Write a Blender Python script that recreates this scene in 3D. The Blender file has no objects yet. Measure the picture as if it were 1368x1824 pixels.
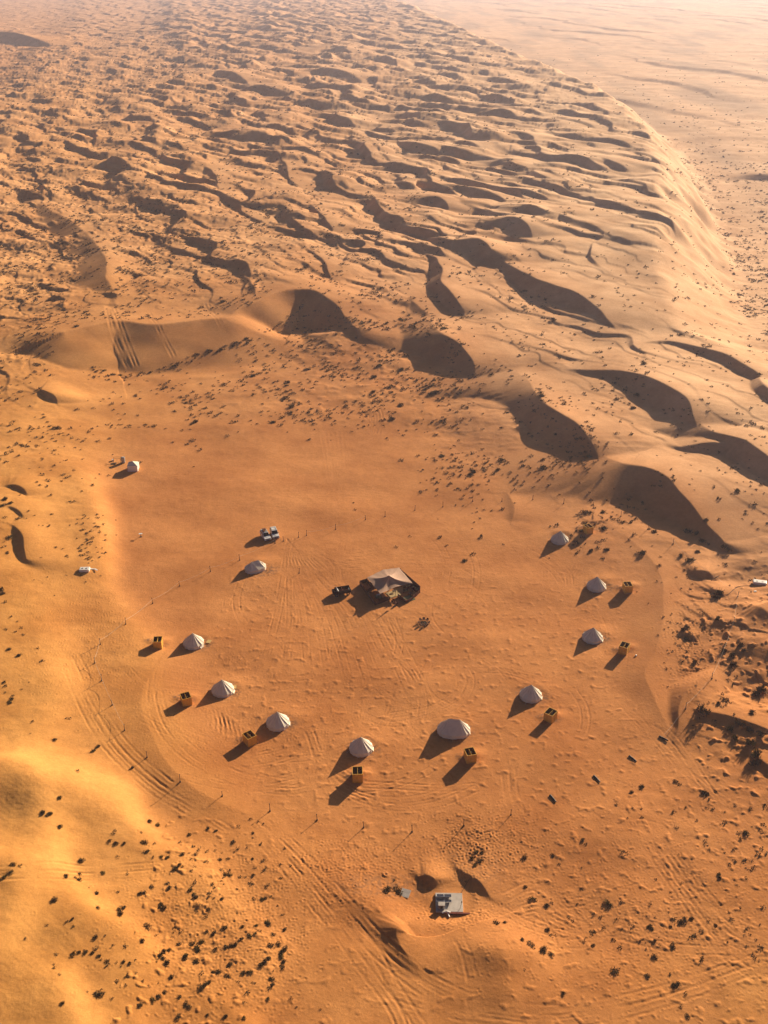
import bpy, math, random
import numpy as np
from mathutils import Vector, Matrix
rnd = random.Random(7)
C = bpy.context.scene
COL = C.collection

# ------------------------------------------------------------------ camera
H = 142.0; F = 1850.0; CX, CY = 684.0, 912.0
PIT = math.atan((CY + 80.0) / F)
cp, sp = math.cos(PIT), math.sin(PIT)
cam_d = bpy.data.cameras.new('camera'); cam = bpy.data.objects.new('camera', cam_d); COL.objects.link(cam)
cam.location = (0, 0, H); cam.rotation_euler = (math.pi / 2 - PIT, 0, 0)
cam_d.sensor_fit = 'VERTICAL'; cam_d.sensor_height = 24.0; cam_d.lens = 24.0 * F / 1824.0
cam_d.clip_start = 1.0; cam_d.clip_end = 100000.0
C.camera = cam

# ------------------------------------------------------------------ light
SUN_AZ = math.radians(37.2); SUN_EL = math.radians(17.0)
sd = Vector((math.sin(SUN_AZ) * math.cos(SUN_EL), math.cos(SUN_AZ) * math.cos(SUN_EL), math.sin(SUN_EL)))
sl = bpy.data.lights.new('sun', 'SUN'); sun = bpy.data.objects.new('sun', sl); COL.objects.link(sun)
sun.rotation_euler = (-sd).to_track_quat('-Z', 'Y').to_euler()
sl.energy = 5.0; sl.angle = math.radians(0.5); sl.color = (1.0, 0.79, 0.53)
w = bpy.data.worlds.new('World'); C.world = w; w.use_nodes = True
wn = w.node_tree.nodes; sky = wn.new('ShaderNodeTexSky'); sky.sky_type = 'NISHITA'; sky.sun_disc = False
sky.sun_elevation = SUN_EL; sky.sun_rotation = SUN_AZ; sky.dust_density = 1.2; sky.air_density = .2
w.node_tree.links.new(sky.outputs[0], wn['Background'].inputs[0]); wn['Background'].inputs[1].default_value = 0.05
C.view_settings.view_transform = 'Standard'; C.view_settings.look = 'None'; C.view_settings.gamma = 1.0
C.view_settings.exposure = 0.95
C.cycles.volume_bounces = 1

# ------------------------------------------------------------------ pixel <-> ground
def unproj(px, py, z=0.0):
    px = np.asarray(px, float); py = np.asarray(py, float)
    dy = F * cp + (CY - py) * sp; dz = -F * sp + (CY - py) * cp
    t = (np.asarray(z, float) - H) / dz
    return t * (px - CX), t * dy
def proj(X, Y, Z):
    zc = Y * cp + (H - Z) * sp; zc = np.maximum(zc, 5.0)
    up = Y * sp - (H - Z) * cp
    return CX + F * X / zc, CY - F * up / zc

# ------------------------------------------------------------------ noise
_r = np.random.RandomState(11)
PERM = _r.permutation(1024); PERM = np.concatenate([PERM, PERM]).astype(np.int32)
ANG = _r.rand(1024) * 2 * np.pi
GX = np.cos(ANG).astype(np.float32); GY = np.sin(ANG).astype(np.float32)
def pn(x, y, seed=0):
    x = x + seed * 37.7; y = y + seed * 91.3
    xf = np.floor(x); yf = np.floor(y)
    xi = xf.astype(np.int64) & 1023; yi = yf.astype(np.int64) & 1023
    u = (x - xf).astype(np.float32); v = (y - yf).astype(np.float32)
    xi1 = (xi + 1) & 1023; yi1 = (yi + 1) & 1023
    def g(a, b, du, dv):
        h = PERM[PERM[a] + b]
        return GX[h] * du + GY[h] * dv
    n00 = g(xi, yi, u, v); n10 = g(xi1, yi, u - 1, v); n01 = g(xi, yi1, u, v - 1); n11 = g(xi1, yi1, u - 1, v - 1)
    su = u * u * u * (u * (u * 6 - 15) + 10); sv = v * v * v * (v * (v * 6 - 15) + 10)
    a = n00 + su * (n10 - n00); b = n01 + su * (n11 - n01)
    return (a + sv * (b - a)) * 1.5
def fbm(x, y, o=4, seed=0, g=0.5):
    s = 0; a = 1.0
    for i in range(o):
        s = s + a * pn(x * 2 ** i, y * 2 ** i, seed + i * 3); a *= g
    return s
def sstep(t): t = np.clip(t, 0, 1); return t * t * (3 - 2 * t)
def smax(a, b, k):
    h = np.clip(0.5 + 0.5 * (a - b) / k, 0, 1)
    return b + (a - b) * h + k * h * (1 - h)

# ------------------------------------------------------------------ ground grid (finer near, coarser far)
STEP = 1.35
ff = np.arange(-780, 780.1, STEP)
ext = []; d = STEP; v = 780.0
while v < 5200: d *= 1.13; v += d; ext.append(v)
UC = np.concatenate([-np.array(ext[::-1]), ff, np.array(ext)]) / F
rows = []
py = 2010.0
while True:
    Y = float(unproj(CX, py)[1])
    if rows and Y - rows[-1] > 8.5: break
    rows.append(Y); py -= STEP
while rows[-1] < 5200: rows.append(rows[-1] + 8.5 + max(0, rows[-1] - 2500) * 0.0022)
while rows[-1] < 28000: rows.append(rows[-1] * 1.035)
near = [rows[0] - 1.2 * 1.18 ** i * (i + 1) for i in range(18)]
RY = np.array(near[::-1] + rows)
RY = RY[RY > -900]
ZC = np.maximum(RY * cp + H * sp, 62.0)
GXw = ZC[:, None] * UC[None, :]; GYw = np.repeat(RY[:, None], len(UC), 1)
NR, NC = GXw.shape
print('grid', NR, NC)
P0x, P0y = proj(GXw, GYw, 0.0)
P0y = np.clip(P0y, -70, 2200); P0x = np.clip(P0x, -400, 1768)

# control points: px, py, z, dune amplitude, hummock amplitude, bush density, pale sand and haze tone, painted golden glow
CT = []
def ct(px, py, z, amp=0., hum=0.05, bush=0., pale=0., gold_glow=0., w=62.):
    X, Y = unproj(px, py, z); qx, qy = proj(X, Y, 0.0)
    CT.append((float(qx), float(max(qy, -70)), z, amp, hum, bush, pale, gold_glow, w))
for p in [(500,800),(620,800),(350,830),(500,900),(300,930),(650,880),(750,960),(900,960),(600,1050),(400,1080),(850,1050),(980,1040),(700,1180),
          (520,1180),(850,1180),(980,1180),(360,1200),(450,1330),(750,1300),(1050,1280),(900,1380),(600,1400),(270,850),(300,1050),(560,960),(250,780),(700,800),(1100,1100)]:
    ct(p[0], p[1], 0, 0, .20, 0, 0, 0)
# left side dunes
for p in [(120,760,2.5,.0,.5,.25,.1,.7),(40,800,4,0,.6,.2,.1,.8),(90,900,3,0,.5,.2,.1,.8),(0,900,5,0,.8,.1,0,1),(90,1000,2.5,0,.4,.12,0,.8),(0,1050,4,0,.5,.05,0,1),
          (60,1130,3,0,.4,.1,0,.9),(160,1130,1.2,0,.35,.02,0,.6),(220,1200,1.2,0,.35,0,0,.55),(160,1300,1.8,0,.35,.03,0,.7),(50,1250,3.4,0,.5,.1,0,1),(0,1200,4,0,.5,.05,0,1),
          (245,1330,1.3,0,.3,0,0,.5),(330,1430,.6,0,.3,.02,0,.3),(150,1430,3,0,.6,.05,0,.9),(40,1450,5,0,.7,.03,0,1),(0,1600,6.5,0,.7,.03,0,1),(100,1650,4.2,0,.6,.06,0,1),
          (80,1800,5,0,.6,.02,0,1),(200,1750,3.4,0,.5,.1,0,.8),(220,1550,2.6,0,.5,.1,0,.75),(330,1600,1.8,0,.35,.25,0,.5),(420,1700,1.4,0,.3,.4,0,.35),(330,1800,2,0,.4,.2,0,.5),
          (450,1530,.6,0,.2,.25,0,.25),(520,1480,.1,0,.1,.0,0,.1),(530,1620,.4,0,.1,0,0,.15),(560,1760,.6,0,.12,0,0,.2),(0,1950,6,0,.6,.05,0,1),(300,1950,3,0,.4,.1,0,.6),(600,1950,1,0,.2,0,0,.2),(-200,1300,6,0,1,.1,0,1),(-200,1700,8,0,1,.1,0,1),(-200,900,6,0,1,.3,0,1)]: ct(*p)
for p in [(210,690,.3,0,.15,.2,.1,.4),(300,672,.2,0,.15,.25,.1,.3),(380,645,.2,0,.15,.3,.1,.2),(460,620,.4,0,.2,.5,.1,.1),(140,668,.8,0,.2,.2,.1,.5),(260,640,.2,0,.1,.1,.1,.3),(330,625,.2,0,.1,.1,.1,.3),(190,550,6.8,.8,.5,.5,.2,.4),(270,550,7,.8,.5,.6,.2,.3),(360,545,7.2,.8,.5,.6,.2,.2),(420,520,8.5,1,.5,.6,.2,.2),(520,490,10,1.2,.5,.6,.2,.1),(590,500,8.5,1.2,.5,.6,.2,.1)]: ct(*p, w=46)
# lower right
for p in [(650,1560,0,0,.18,.05,0,0),(740,1500,0,0,.15,.03,0,0),(900,1500,.2,0,.16,.04,0,0),(790,1600,-.6,0,.1,0,0,.1),(880,1620,0,0,.15,.03,0,0),(1000,1450,.2,0,.2,.03,0,0),
          (1150,1450,.3,0,.25,.12,0,0),(1300,1480,.6,0,.3,.22,0,0),(1000,1600,0,0,.26,.1,0,0),(1150,1620,.1,0,.26,.12,0,0),(1320,1640,.4,0,.26,.14,0,.1),(1000,1750,.3,0,.22,.05,0,.1),(1200,1770,.2,0,.22,.06,0,.2),
          (1368,1780,.5,0,.2,.03,0,.4),(850,1740,1.0,0,.1,0,0,.2),(740,1790,.6,0,.1,0,0,.2),(1000,1950,.3,0,.2,.05,0,.1),(1500,1500,1,0,.6,.2,0,0),(1500,1900,1,0,.3,.1,0,0)]: ct(*p)
# right
for p in [(1180,1030,.6,0,.3,.05,.1,0),(1240,1080,.8,.0,.7,.3,.1,0),(1220,1180,.5,0,.6,.25,.05,0),(1300,1150,1.8,.3,.7,.12,.1,.0),(1290,1280,.8,.3,.9,.5,0,0),(1368,1280,1.5,.3,1,.35,0,0),(1180,1220,-.3,0,.2,.03,0,0),
          (1200,1330,.1,0,.15,.03,0,0),(1320,1370,.6,0,.4,.4,0,0),(1368,1100,3,.2,.8,.1,.1,0),(1300,1000,1.5,.2,.5,.06,.3,0),(1200,950,1.2,0,.4,.12,.2,0),(1368,950,3,.3,.5,.1,.4,0),(1100,930,.6,0,.25,.05,.1,0),(1500,1200,4,.5,1,.2,.1,0),(1500,1000,4,.5,1,.2,.1,0)]: ct(*p)
# shrubby band round the flat
for p in [(950,890,.5,0,.15,.05,.1,0),(850,870,.6,0,.25,.2,.05,0),(760,890,.3,0,.15,.03,0,0),(1050,870,1.2,0,.3,.6,.1,0),(950,820,1,0,.3,.9,.1,0),(850,790,.8,0,.3,.8,.05,0),(740,720,.8,0,.3,.8,0,0),(650,690,1,0,.3,.45,0,0),(560,680,1,0,.35,.8,.1,0),
          (640,640,1.5,0,.4,1,.1,0),(720,650,2,0,.4,1,.1,0),(450,690,.8,0,.25,.5,.1,.1),(350,700,.6,0,.25,.5,.1,.2),(240,700,1,0,.25,.4,.1,.4),(500,650,1,0,.3,.6,.1,.1),(300,670,.5,0,.2,.3,.1,.3),(430,625,.8,0,.3,.3,.1,.2),(160,690,1.5,0,.4,.2,.1,.6),(200,740,1,0,.2,.05,0,.5),
          (70,700,3.5,.5,.5,.3,.1,.7),(780,660,2,.0,.4,.9,.1,0),(1120,900,1.5,0,.3,.5,.2,0)]: ct(*p)
# mid dunes right
for p in [(880,740,3,1.0,.4,.3,.4,0),(900,680,3.5,.3,.4,.15,.5,0),(980,800,3,0.9,.4,.4,.4,0),(1100,730,4,1.2,.5,.35,.6,0),(1130,780,3,1.0,.4,.3,.6,0),(1200,800,3.5,.3,.4,.12,.6,0),(1300,850,3,1.2,.4,.12,.6,0),(1368,900,3,1.2,.4,.15,.6,0),(1060,620,5,1.2,.4,.1,.7,0),(950,620,5,1.2,.4,.15,.6,0),
          (1250,700,4,1.2,.4,.15,.8,0),(1330,740,4,1.2,.4,.2,.8,0),(1180,640,5,1.0,.4,.1,.8,0),(820,590,4,1.2,.5,.2,.5,0),(880,520,6,1.5,.5,.3,.6,0),(970,560,5,1.2,.5,.4,.6,0),(1080,480,9,1.5,.4,.12,.9,0),(1120,540,8,1.2,.3,.08,.9,0),(1500,800,4,1.2,.5,.2,.6,0)]: ct(*p)
# dune field
for p in [(700,560,4.5,1.6,.6,.4,.3,0),(620,560,5,1.6,.6,.5,.2,0),(700,460,7,3.2,.6,.45,.4,0),(800,400,8,4,.5,.3,.7,0),(900,330,9,4.6,.4,.2,.9,0),(1020,290,11,4.2,.4,.12,1,0),(1100,270,12,3,.4,.1,1,0),(1000,400,10,3,.4,.15,.9,0),(1110,390,12,2.2,.4,.1,1,0),
          (600,330,7,4.6,.6,.45,.5,.1),(600,420,7,4,.7,.6,.4,.1),(450,440,7,3.6,.8,.8,.3,.2),(450,350,6.5,4.2,.7,.6,.4,.2),(330,440,7,3.2,.9,.9,.2,.3),(330,520,7.5,1.6,.6,.6,.2,.3),(480,490,9,2,.6,.7,.2,.2),(220,420,6,2.4,1.1,1,.2,.3),(80,400,5,2.2,1.2,1,.2,.3),(80,510,5,2.2,1.0,1,.2,.4),(50,610,4,1.4,.8,.7,.2,.5),
          (130,600,6,1,.6,.5,.2,.4),(100,290,5,3.6,.9,.6,.3,.4),(300,280,6,4.4,.7,.5,.4,.3),(100,190,4,3.4,1,.7,.4,.3),(300,190,6,4.4,.8,.7,.4,.2),(500,230,7,5,.6,.4,.5,.1),(700,250,8,5,.5,.3,.8,0),(850,220,9,5,.4,.2,.9,0),(980,210,10,4,.4,.15,1,0),(100,110,0,2.4,1.4,1,.4,.1),(0,90,-6,1.8,1.5,1,.4,0),
          (250,110,2,3,1.2,1,.4,.1),(450,130,6,5.5,.8,.6,.5,0),(650,150,8,6,.6,.4,.7,0),(850,140,9,5,.4,.3,.9,0),(50,20,-12,1.5,1,.7,.5,0),(200,20,-6,3,1,.7,.5,0),(380,50,4,6,1,.7,.5,0),(520,40,8,7,.9,.5,.6,0),(650,60,8,6.5,.7,.4,.7,0),(760,90,8,5,.5,.3,.9,0),(600,0,8,6,1,.4,.6,0),(0,-30,-15,2,1,.4,.5,0),(400,-20,0,5,1,.4,.5,0)]: ct(*p, w=58)
CT = np.array(CT)
NCH = 6
def ctrl(qx, qy):
    out = np.zeros((NCH,) + qx.shape, np.float32); ws = np.full(qx.shape, 1e-9, np.float32)
    qx = qx.astype(np.float32); qy = qy.astype(np.float32)
    for r in CT:
        wd = r[8]; sy = wd * (0.75 if r[1] < 250 else 1.0)
        d2 = ((qx - r[0]) / wd) ** 2 + ((qy - r[1]) / sy) ** 2
        g = np.exp(-d2) + 1e-3 / (1 + d2 * d2)
        ws += g
        for k in range(NCH): out[k] += g * r[2 + k]
    return out / ws
# the field is evaluated on every 4th node and interpolated
def bil(A, n0, n1):
    r = np.linspace(0, A.shape[0] - 1, n0); c = np.linspace(0, A.shape[1] - 1, n1)
    r0 = np.minimum(r.astype(int), A.shape[0] - 2); c0 = np.minimum(c.astype(int), A.shape[1] - 2)
    fr = (r - r0)[:, None]; fc = (c - c0)[None, :]
    t = A[r0] * (1 - fr) + A[r0 + 1] * fr
    return t[:, c0] * (1 - fc) + t[:, c0 + 1] * fc
ri = np.round(np.linspace(0, NR - 1, NR // 4)); rr = np.linspace(0, NR - 1, NR // 4)
ccx = np.linspace(0, NC - 1, NC // 4)
def sub(A):
    r0 = np.minimum(rr.astype(int), NR - 2); c0 = np.minimum(ccx.astype(int), NC - 2)
    fr = (rr - r0)[:, None]; fc = (ccx - c0)[None, :]
    t = A[r0] * (1 - fr) + A[r0 + 1] * fr
    return t[:, c0] * (1 - fc) + t[:, c0 + 1] * fc
chs = ctrl(sub(P0x), sub(P0y))
base, amp, hum, bush, pale, gold_glow = [bil(chs[k], NR, NC) for k in range(NCH)]
X = GXw; Y = GYw
amp = amp * sstep((amp - .12) / .5)

# rim of the dune field above the plain on the right
RIM = [(560,-35,8),(640,-12,8),(715,6,9),(790,38,9),(880,84,9),(965,120,10),(1040,150,11),(1092,185,12),(1128,222,12),(1148,262,13),(1160,310,13),(1172,360,13),(1168,415,12),(1160,460,11),(1172,510,9),(1184,560,7),(1200,592,5),(1262,612,5),(1340,655,5),(1400,700,5),(1500,780,5)]
rx, ry = unproj([r[0] for r in RIM], [r[1] for r in RIM], [r[2] for r in RIM])
o = np.argsort(ry); rx = rx[o]; ry = ry[o]
wob = 6 * fbm(X / 45, Y / 45, 3, 5)
dE = X - np.interp(Y, ry, rx) + wob * sstep((Y - 420) / 150)
plainz = np.interp(Y, [330, 420, 520, 700, 1000, 3000], [3, -2, -14, -24, -27, -28])
width = np.interp(Y, [380, 500, 700, 1500], [34, 52, 58, 80])
pm = sstep(dE / width) * sstep((Y - 330) / 60)
pm = np.where((P0x > 1368) & (Y < 380), pm * 0.3, pm)
edge_keep = 1 - sstep(dE / (width * .35))
far = sstep((9000 - Y) / 3000)

# dune trains, slip faces turned to the lower left
def train(lam, dirx, diry, wseed, wamp, wscale, A, lee=0.6):
    ph = (X * dirx + Y * diry) / lam + wamp * fbm(X / wscale, Y / wscale, 3, wseed) + .12 * pn(X / (wscale * .25), Y / (wscale * .25), wseed + 40)
    t = ph - np.floor(ph)
    wl = np.clip(A / (lee * lam), 0.03, 0.45); wd = 1 - wl
    up = np.sin(np.pi / 2 * np.clip(t / wd, 0, 1)) ** 1.35
    dn = np.clip((1 - t) / wl, 0, 1)
    return A * np.where(t < wd, up, dn)
plain = plainz + train(150., -.95, -.31, 87, .35, 400., 3.2 * np.clip(.3 + 1.6 * fbm(X / 260, Y / 700, 2, 88), 0, 1) * sstep((Y - 900) / 700) + 0 * Y, .3) + 1.2 * fbm(X / 220, Y / 60, 3, 21) * sstep((Y - 600) / 600) + .25 * fbm(X / 9, Y / 9, 3, 22) * sstep((3000 - Y) / 2500)
m1 = np.clip(.72 + 1.0 * fbm(X / 75, Y / 75, 2, 61), .05, 1.5)
m2 = np.clip(.5 + 1.0 * fbm(X / 50, Y / 50, 2, 63), .0, 1.4)
A1 = amp * m1 * edge_keep
A2 = amp * .72 * m2 * edge_keep
mega = amp * .35 * fbm(X / 130 + .4 * Y / 130, Y / 330, 2, 65)
f1 = train(60., -.92, -.39, 71, .42, 120., amp * 1.0 * np.clip(.75 + .9 * fbm(X / 60, Y / 60, 2, 62), .1, 1.5) * edge_keep)
f2 = train(28., -.74, -.67, 75, .45, 62., A1 * .72)
f3 = train(17., -.8, -.6, 79, .45, 36., np.clip(amp * .36, 0, 1.7) * np.clip(.5 + pn(X / 60, Y / 60, 81), 0, 1.2) * edge_keep)
nearf = sstep((3200 - Y) / 1500)
field = smax(f1, f2, .4) + .25 * np.minimum(f1, f2) + f3 * nearf + mega
f4 = train(9.5, -.7, -.7, 83, .6, 24., np.clip(hum, 0, 1) * .75 * np.clip(.4 + 1.3 * fbm(X / 25, Y / 25, 2, 85), 0, 1.3) * np.clip(1 - gold_glow * 1.6, 0, 1) * sstep((hum - .3) / .3)) * sstep((1500 - Y) / 600) * edge_keep
hm = hum * edge_keep
hn = fbm(X / 11, Y / 8, 3, 31) * .8 * nearf * (1 - .75 * np.clip(gold_glow, 0, 1))
hb = np.maximum(fbm(X / 4.5, Y / 3.8, 2, 35) - .12, 0) * .8 * np.clip(bush * 1.4, 0, 1) * nearf + np.maximum(fbm(X / 1.9, Y / 1.7, 2, 36) - .3, 0) * .9 * sstep((Y - 60) / 20) * sstep((260 - Y) / 60) * (X > -40) 
hl = fbm(X / 34, Y / 26, 2, 37) * 1.6
hn = hn * (.25 + .75 * sstep((hum - .15) / .25))
camp_in = sstep((Y - 135) / 40)
low = base + field + f4 + hm * (hn * (.7 - .3 * np.clip(amp, 0, 1)) + hb + hl * (1 - .55 * np.clip(gold_glow, 0, 1)))
Hh = low * (1 - pm) + plain * pm
Hh = Hh + .03 * fbm(X / 3.0, Y / 3.0, 2, 41) * sstep((700 - Y) / 300)
Hh = Hh * far + (-28) * (1 - far)
B0 = Hh.copy()

def window(x0, x1, y0, y1):
    r0 = max(0, np.searchsorted(RY, y0) - 1); r1 = min(NR, np.searchsorted(RY, y1) + 1)
    if r1 <= r0 + 1: return None
    z0 = ZC[r0]; z1 = ZC[r1 - 1]
    ua = min(x0 / z0, x0 / z1); ub = max(x1 / z0, x1 / z1)
    c0 = max(0, np.searchsorted(UC, ua) - 1); c1 = min(NC, np.searchsorted(UC, ub) + 1)
    if c1 <= c0 + 1: return None
    return slice(r0, r1), slice(c0, c1)
def ridge(pts, ww=26., lee=.6, k=.35, rise=0., wig=2.0, sc=1., zb=4., l0=None, lf=.45, cut=None):
    """crest polyline (pixel x, pixel y, crest height); slip face on the right-hand side of travel"""
    p = np.array(pts, float); p[:, 2] = zb + (p[:, 2] - zb) * sc; zu = .8 * p[:, 2].max() + .2 * p[:, 2]; wx, wy = unproj(p[:, 0], p[:, 1], zu); wz = p[:, 2] + rise
    q = []
    for i in range(len(wx) - 1):            # Catmull-Rom
        a = max(i - 1, 0); b = min(i + 2, len(wx) - 1)
        for t in np.arange(0, 1, .25):
            c = []
            for arr in (wx, wy, wz):
                p0, p1, p2, p3 = arr[a], arr[i], arr[i + 1], arr[b]
                c.append(.5 * (2 * p1 + (p2 - p0) * t + (2 * p0 - 5 * p1 + 4 * p2 - p3) * t * t + (3 * p1 - p0 - 3 * p2 + p3) * t ** 3))
            q.append(c)
    q.append([wx[-1], wy[-1], wz[-1]]); q = np.array(q)
    R = max(ww * 2.6, 30)
    wn_ = window(q[:, 0].min() - R, q[:, 0].max() + R, q[:, 1].min() - R, q[:, 1].max() + R)
    if wn_ is None: return
    x = X[wn_]; y = Y[wn_]; h = Hh[wn_]; b0 = B0[wn_]
    x = x + wig * .5 * pn(x / 14, y / 14, 3); y = y + wig * .5 * pn(x / 14, y / 14, 4)
    best = np.full(x.shape, 1e9); side = np.zeros(x.shape); zc = np.zeros(x.shape); endf = np.zeros(x.shape); par = np.zeros(x.shape)
    n = len(q) - 1
    for i in range(n):
        ax, ay, az = q[i]; bx, by, bz = q[i + 1]
        dx, dy = bx - ax, by - ay; L2 = dx * dx + dy * dy + 1e-9
        tr = ((x - ax) * dx + (y - ay) * dy) / L2; t = np.clip(tr, 0, 1)
        ddx = x - (ax + t * dx); ddy = y - (ay + t * dy)
        dd = np.sqrt(ddx * ddx + ddy * ddy); m = dd < best
        cr = (dx * (y - ay) - dy * (x - ax)) / math.sqrt(L2)
        best = np.where(m, dd, best); side = np.where(m, cr, side); zc = np.where(m, az + t * (bz - az), zc); par = np.where(m, (i + t) / n, par)
        if i == 0: endf = np.where(m, (tr < 0) * 1.0, endf)
        elif i == n - 1: endf = np.where(m, (tr > 1) * 1.0, endf)
        else: endf = np.where(m, 0.0, endf)
    if l0 is not None: lee = l0 + (lee - l0) * sstep(par / lf)
    lee_z = zc - lee * best
    top = zc - b0
    win_z = b0 + np.maximum(top, 0) * np.exp(-(best / ww) ** 1.6)
    blend = sstep(side / np.maximum(best, .01) * .5 + .5)
    win_z = np.maximum(win_z, lee_z)
    zr = np.where(side < 0, lee_z, win_z)
    zr = np.where(endf > .5, lee_z * (1 - blend) + win_z * blend, zr)
    if cut is not None:
        w_c = (1 - sstep((best - 38) / 30)) * sstep(par / .16) * sstep((1 - par) / .10) * (side < 0) * (endf < .5)
        h = h * (1 - w_c) + smax(lee_z, cut + .25 * pn(x / 9, y / 7, 12), .6) * w_c; b0 = h
        zr = np.where(side < 0, lee_z, zr)
    fd = 1 - sstep((best - R * .55) / (R * .4))
    Hh[wn_] = h + (smax(h, zr, k) - h) * fd

G = ridge
# big slip faces on the right
G([(800,412,12),(846,428,14),(880,446,15),(899,466,15),(934,485,16),(979,505,16),(1024,519,16),(1054,536,15),(1084,561,12),(1116,593,6)], 28, sc=.58)
G([(640,462,9),(684,498,9.5),(714,518,10),(744,543,9),(765,560,8)], 24, .35, sc=.6)
G([(762,562,9),(785,588,12),(806,603,13),(829,621,12),(841,640,9),(846,657,4)], 22, sc=.52, l0=.12)
G([(790,520,10),(812,540,11),(830,560,9)], 14, .4, sc=.5)
G([(925,655,9),(949,679,11),(964,708,13),(994,734,15),(1029,759,15),(1052,779,13),(1067,806,7)], 22, sc=.45, zb=3, l0=.10, lf=.5)
G([(1062,800,8),(1109,821,11),(1154,831,13),(1184,846,13),(1206,868,12),(1232,893,10),(1255,914,7),(1292,948,3)], 22, sc=.40, zb=3, l0=.12, lf=.45)
G([(990,640,7),(1040,646,10),(1090,650,12),(1124,657,14),(1154,669,16),(1189,686,17),(1217,704,17),(1236,726,14),(1248,748,9)], 22, sc=.48, l0=.3)
G([(1244,742,10),(1269,762,11),(1304,774,13),(1334,786,14),(1372,815,13),(1420,850,8)], 24, sc=.46, l0=.12, lf=.4)
G([(1132,622,7),(1146,608,10),(1180,604,10),(1215,608,10),(1249,616,11),(1294,631,12),(1334,654,12),(1356,672,11),(1380,700,8),(1440,760,6)], 12, .6, sc=.45)
G([(1352,668,9),(1362,684,11),(1380,700,11)], 10, .6, sc=.7)
G([(1215,790,6),(1260,786,8),(1300,790,8),(1340,800,7),(1372,815,6)], 10, .5, sc=.6)
G([(1290,316,-26),(1325,310,-24),(1368,310,-22.5),(1440,316,-22.5),(1500,325,-25)], 40, .4, sc=1, zb=0)
#G([(1104,262,16),(1134,298,17),(1139,325,17),(1160,366,17),(1150,415,16),(1146,452,15),(1161,481,14),(1168,506,12),(1180,556,9),(1186,591,5)], 12, .36, sc=.28, zb=11)
G([(745,440,10),(774,456,12),(789,479,13),(786,501,13),(815,529,12),(831,548,7)], 20, sc=.75)
G([(1026,282,12),(1050,275,16),(1084,284,17),(1112,294,16),(1132,308,11)], 22)
G([(868,234,11),(905,231,15),(944,239,16),(959,254,15),(1004,252,15),(1042,262,11)], 26)
G([(940,285,9),(956,304,14),(972,313,15),(996,325,14),(1030,330,9)], 24)
G([(960,392,10),(984,384,14),(1009,376,15),(1029,382,14),(1043,398,9)], 20)
G([(860,398,9),(881,389,14),(915,386,16),(939,399,15),(953,419,9)], 22)
G([(760,408,8),(779,416,13),(809,424,14),(850,424,15),(876,440,14)], 20)
G([(872,286,10),(904,282,14),(930,290,12),(950,296,8)], 22)
G([(790,252,9),(820,250,14),(850,258,14),(870,272,9)], 22)
G([(728,362,8),(752,350,13),(780,350,14),(796,360,13),(806,376,8)], 20)
G([(690,312,7),(716,322,13),(740,327,12),(760,328,7)], 20)
G([(840,140,9),(880,136,15),(930,148,15),(970,162,10)], 30)
G([(1110,262,12),(1145,272,15),(1175,286,14),(1190,308,8)], 16)
G([(700,240,8),(735,252,15),(775,262,14),(800,275,8)], 28)
G([(980,205,10),(1020,212,15),(1060,225,14),(1080,240,9)], 20)
# left chains
G([(60,350,7),(90,370,10),(125,390,12),(155,415,13),(177,440,14),(190,470,15),(189,496,13),(205,519,11),(204,535,8)], 12, .25, sc=.38, zb=7)
G([(120,528,7),(160,520,9),(190,520,12),(206,524,13),(208,534,9)], 9, .6, sc=.4, zb=6)
G([(280,255,7),(310,268,10),(340,284,13),(375,300,14),(387,320,15),(393,346,13),(425,360,12),(437,376,12),(476,395,11),(487,412,7)], 20, .5, sc=.55, zb=6)
G([(450,225,7),(472,242,11),(492,270,12),(512,295,14),(517,320,13),(556,340,11),(592,370,12),(616,400,12),(640,438,8)], 22, .5, sc=.55, zb=6)
G([(530,340,7),(560,370,12),(585,395,12),(600,420,7)], 18)
G([(540,430,8),(560,448,11),(578,466,12),(590,490,10)], 16, .5, sc=.8, zb=8)
G([(340,140,6),(380,124,14),(420,130,16),(450,150,10)], 40)
G([(430,150,8),(460,150,15),(500,158,13),(530,165,8)], 40)
G([(540,125,8),(575,120,17),(620,128,16),(650,140,9)], 40)
G([(545,90,8),(590,80,17),(620,88,16),(640,96,8)], 45)
#G([(200,46,0),(235,36,8),(262,28,11),(285,40,6),(300,48,2)], 60, .5)
G([(-120,56,-6),(-50,54,8),(10,56,12),(34,58,10),(70,66,6),(110,74,-4)], 60, .5)
# the amphitheatre scarp behind the camp
G([(112,592,8.9),(148,584,8.9),(185,575,9),(215,572,9),(262,576,9),(300,575,9),(345,571,9),(395,567,9),(430,560,9)], 30, .24, .2, wig=3, cut=.6)
G([(430,480,9.5),(445,500,11),(455,520,11),(460,545,8)], 7, .4, .3)
G([(398,560,8),(425,545,9.5),(450,535,10.5),(475,527,11),(505,518,11.5),(545,515,11.5),(580,524,10.5),(610,542,8),(628,565,6)], 28, .45, .3, wig=3, cut=1.2)
# banks in the near ground
G([(60,700,3),(76,694,4.6),(92,705,4.6),(100,716,2.6)], 9, .7)
G([(-10,865,5),(20,862,7.5),(40,868,7.2),(48,880,4)], 8, .7, sc=.32)
G([(-10,900,4.5),(14,902,7),(36,912,6.6),(48,925,3.5)], 7, .7, sc=.32)
G([(0,930,4),(25,935,6),(40,960,6.5),(46,990,4)], 8, .5, sc=.32)

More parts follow.
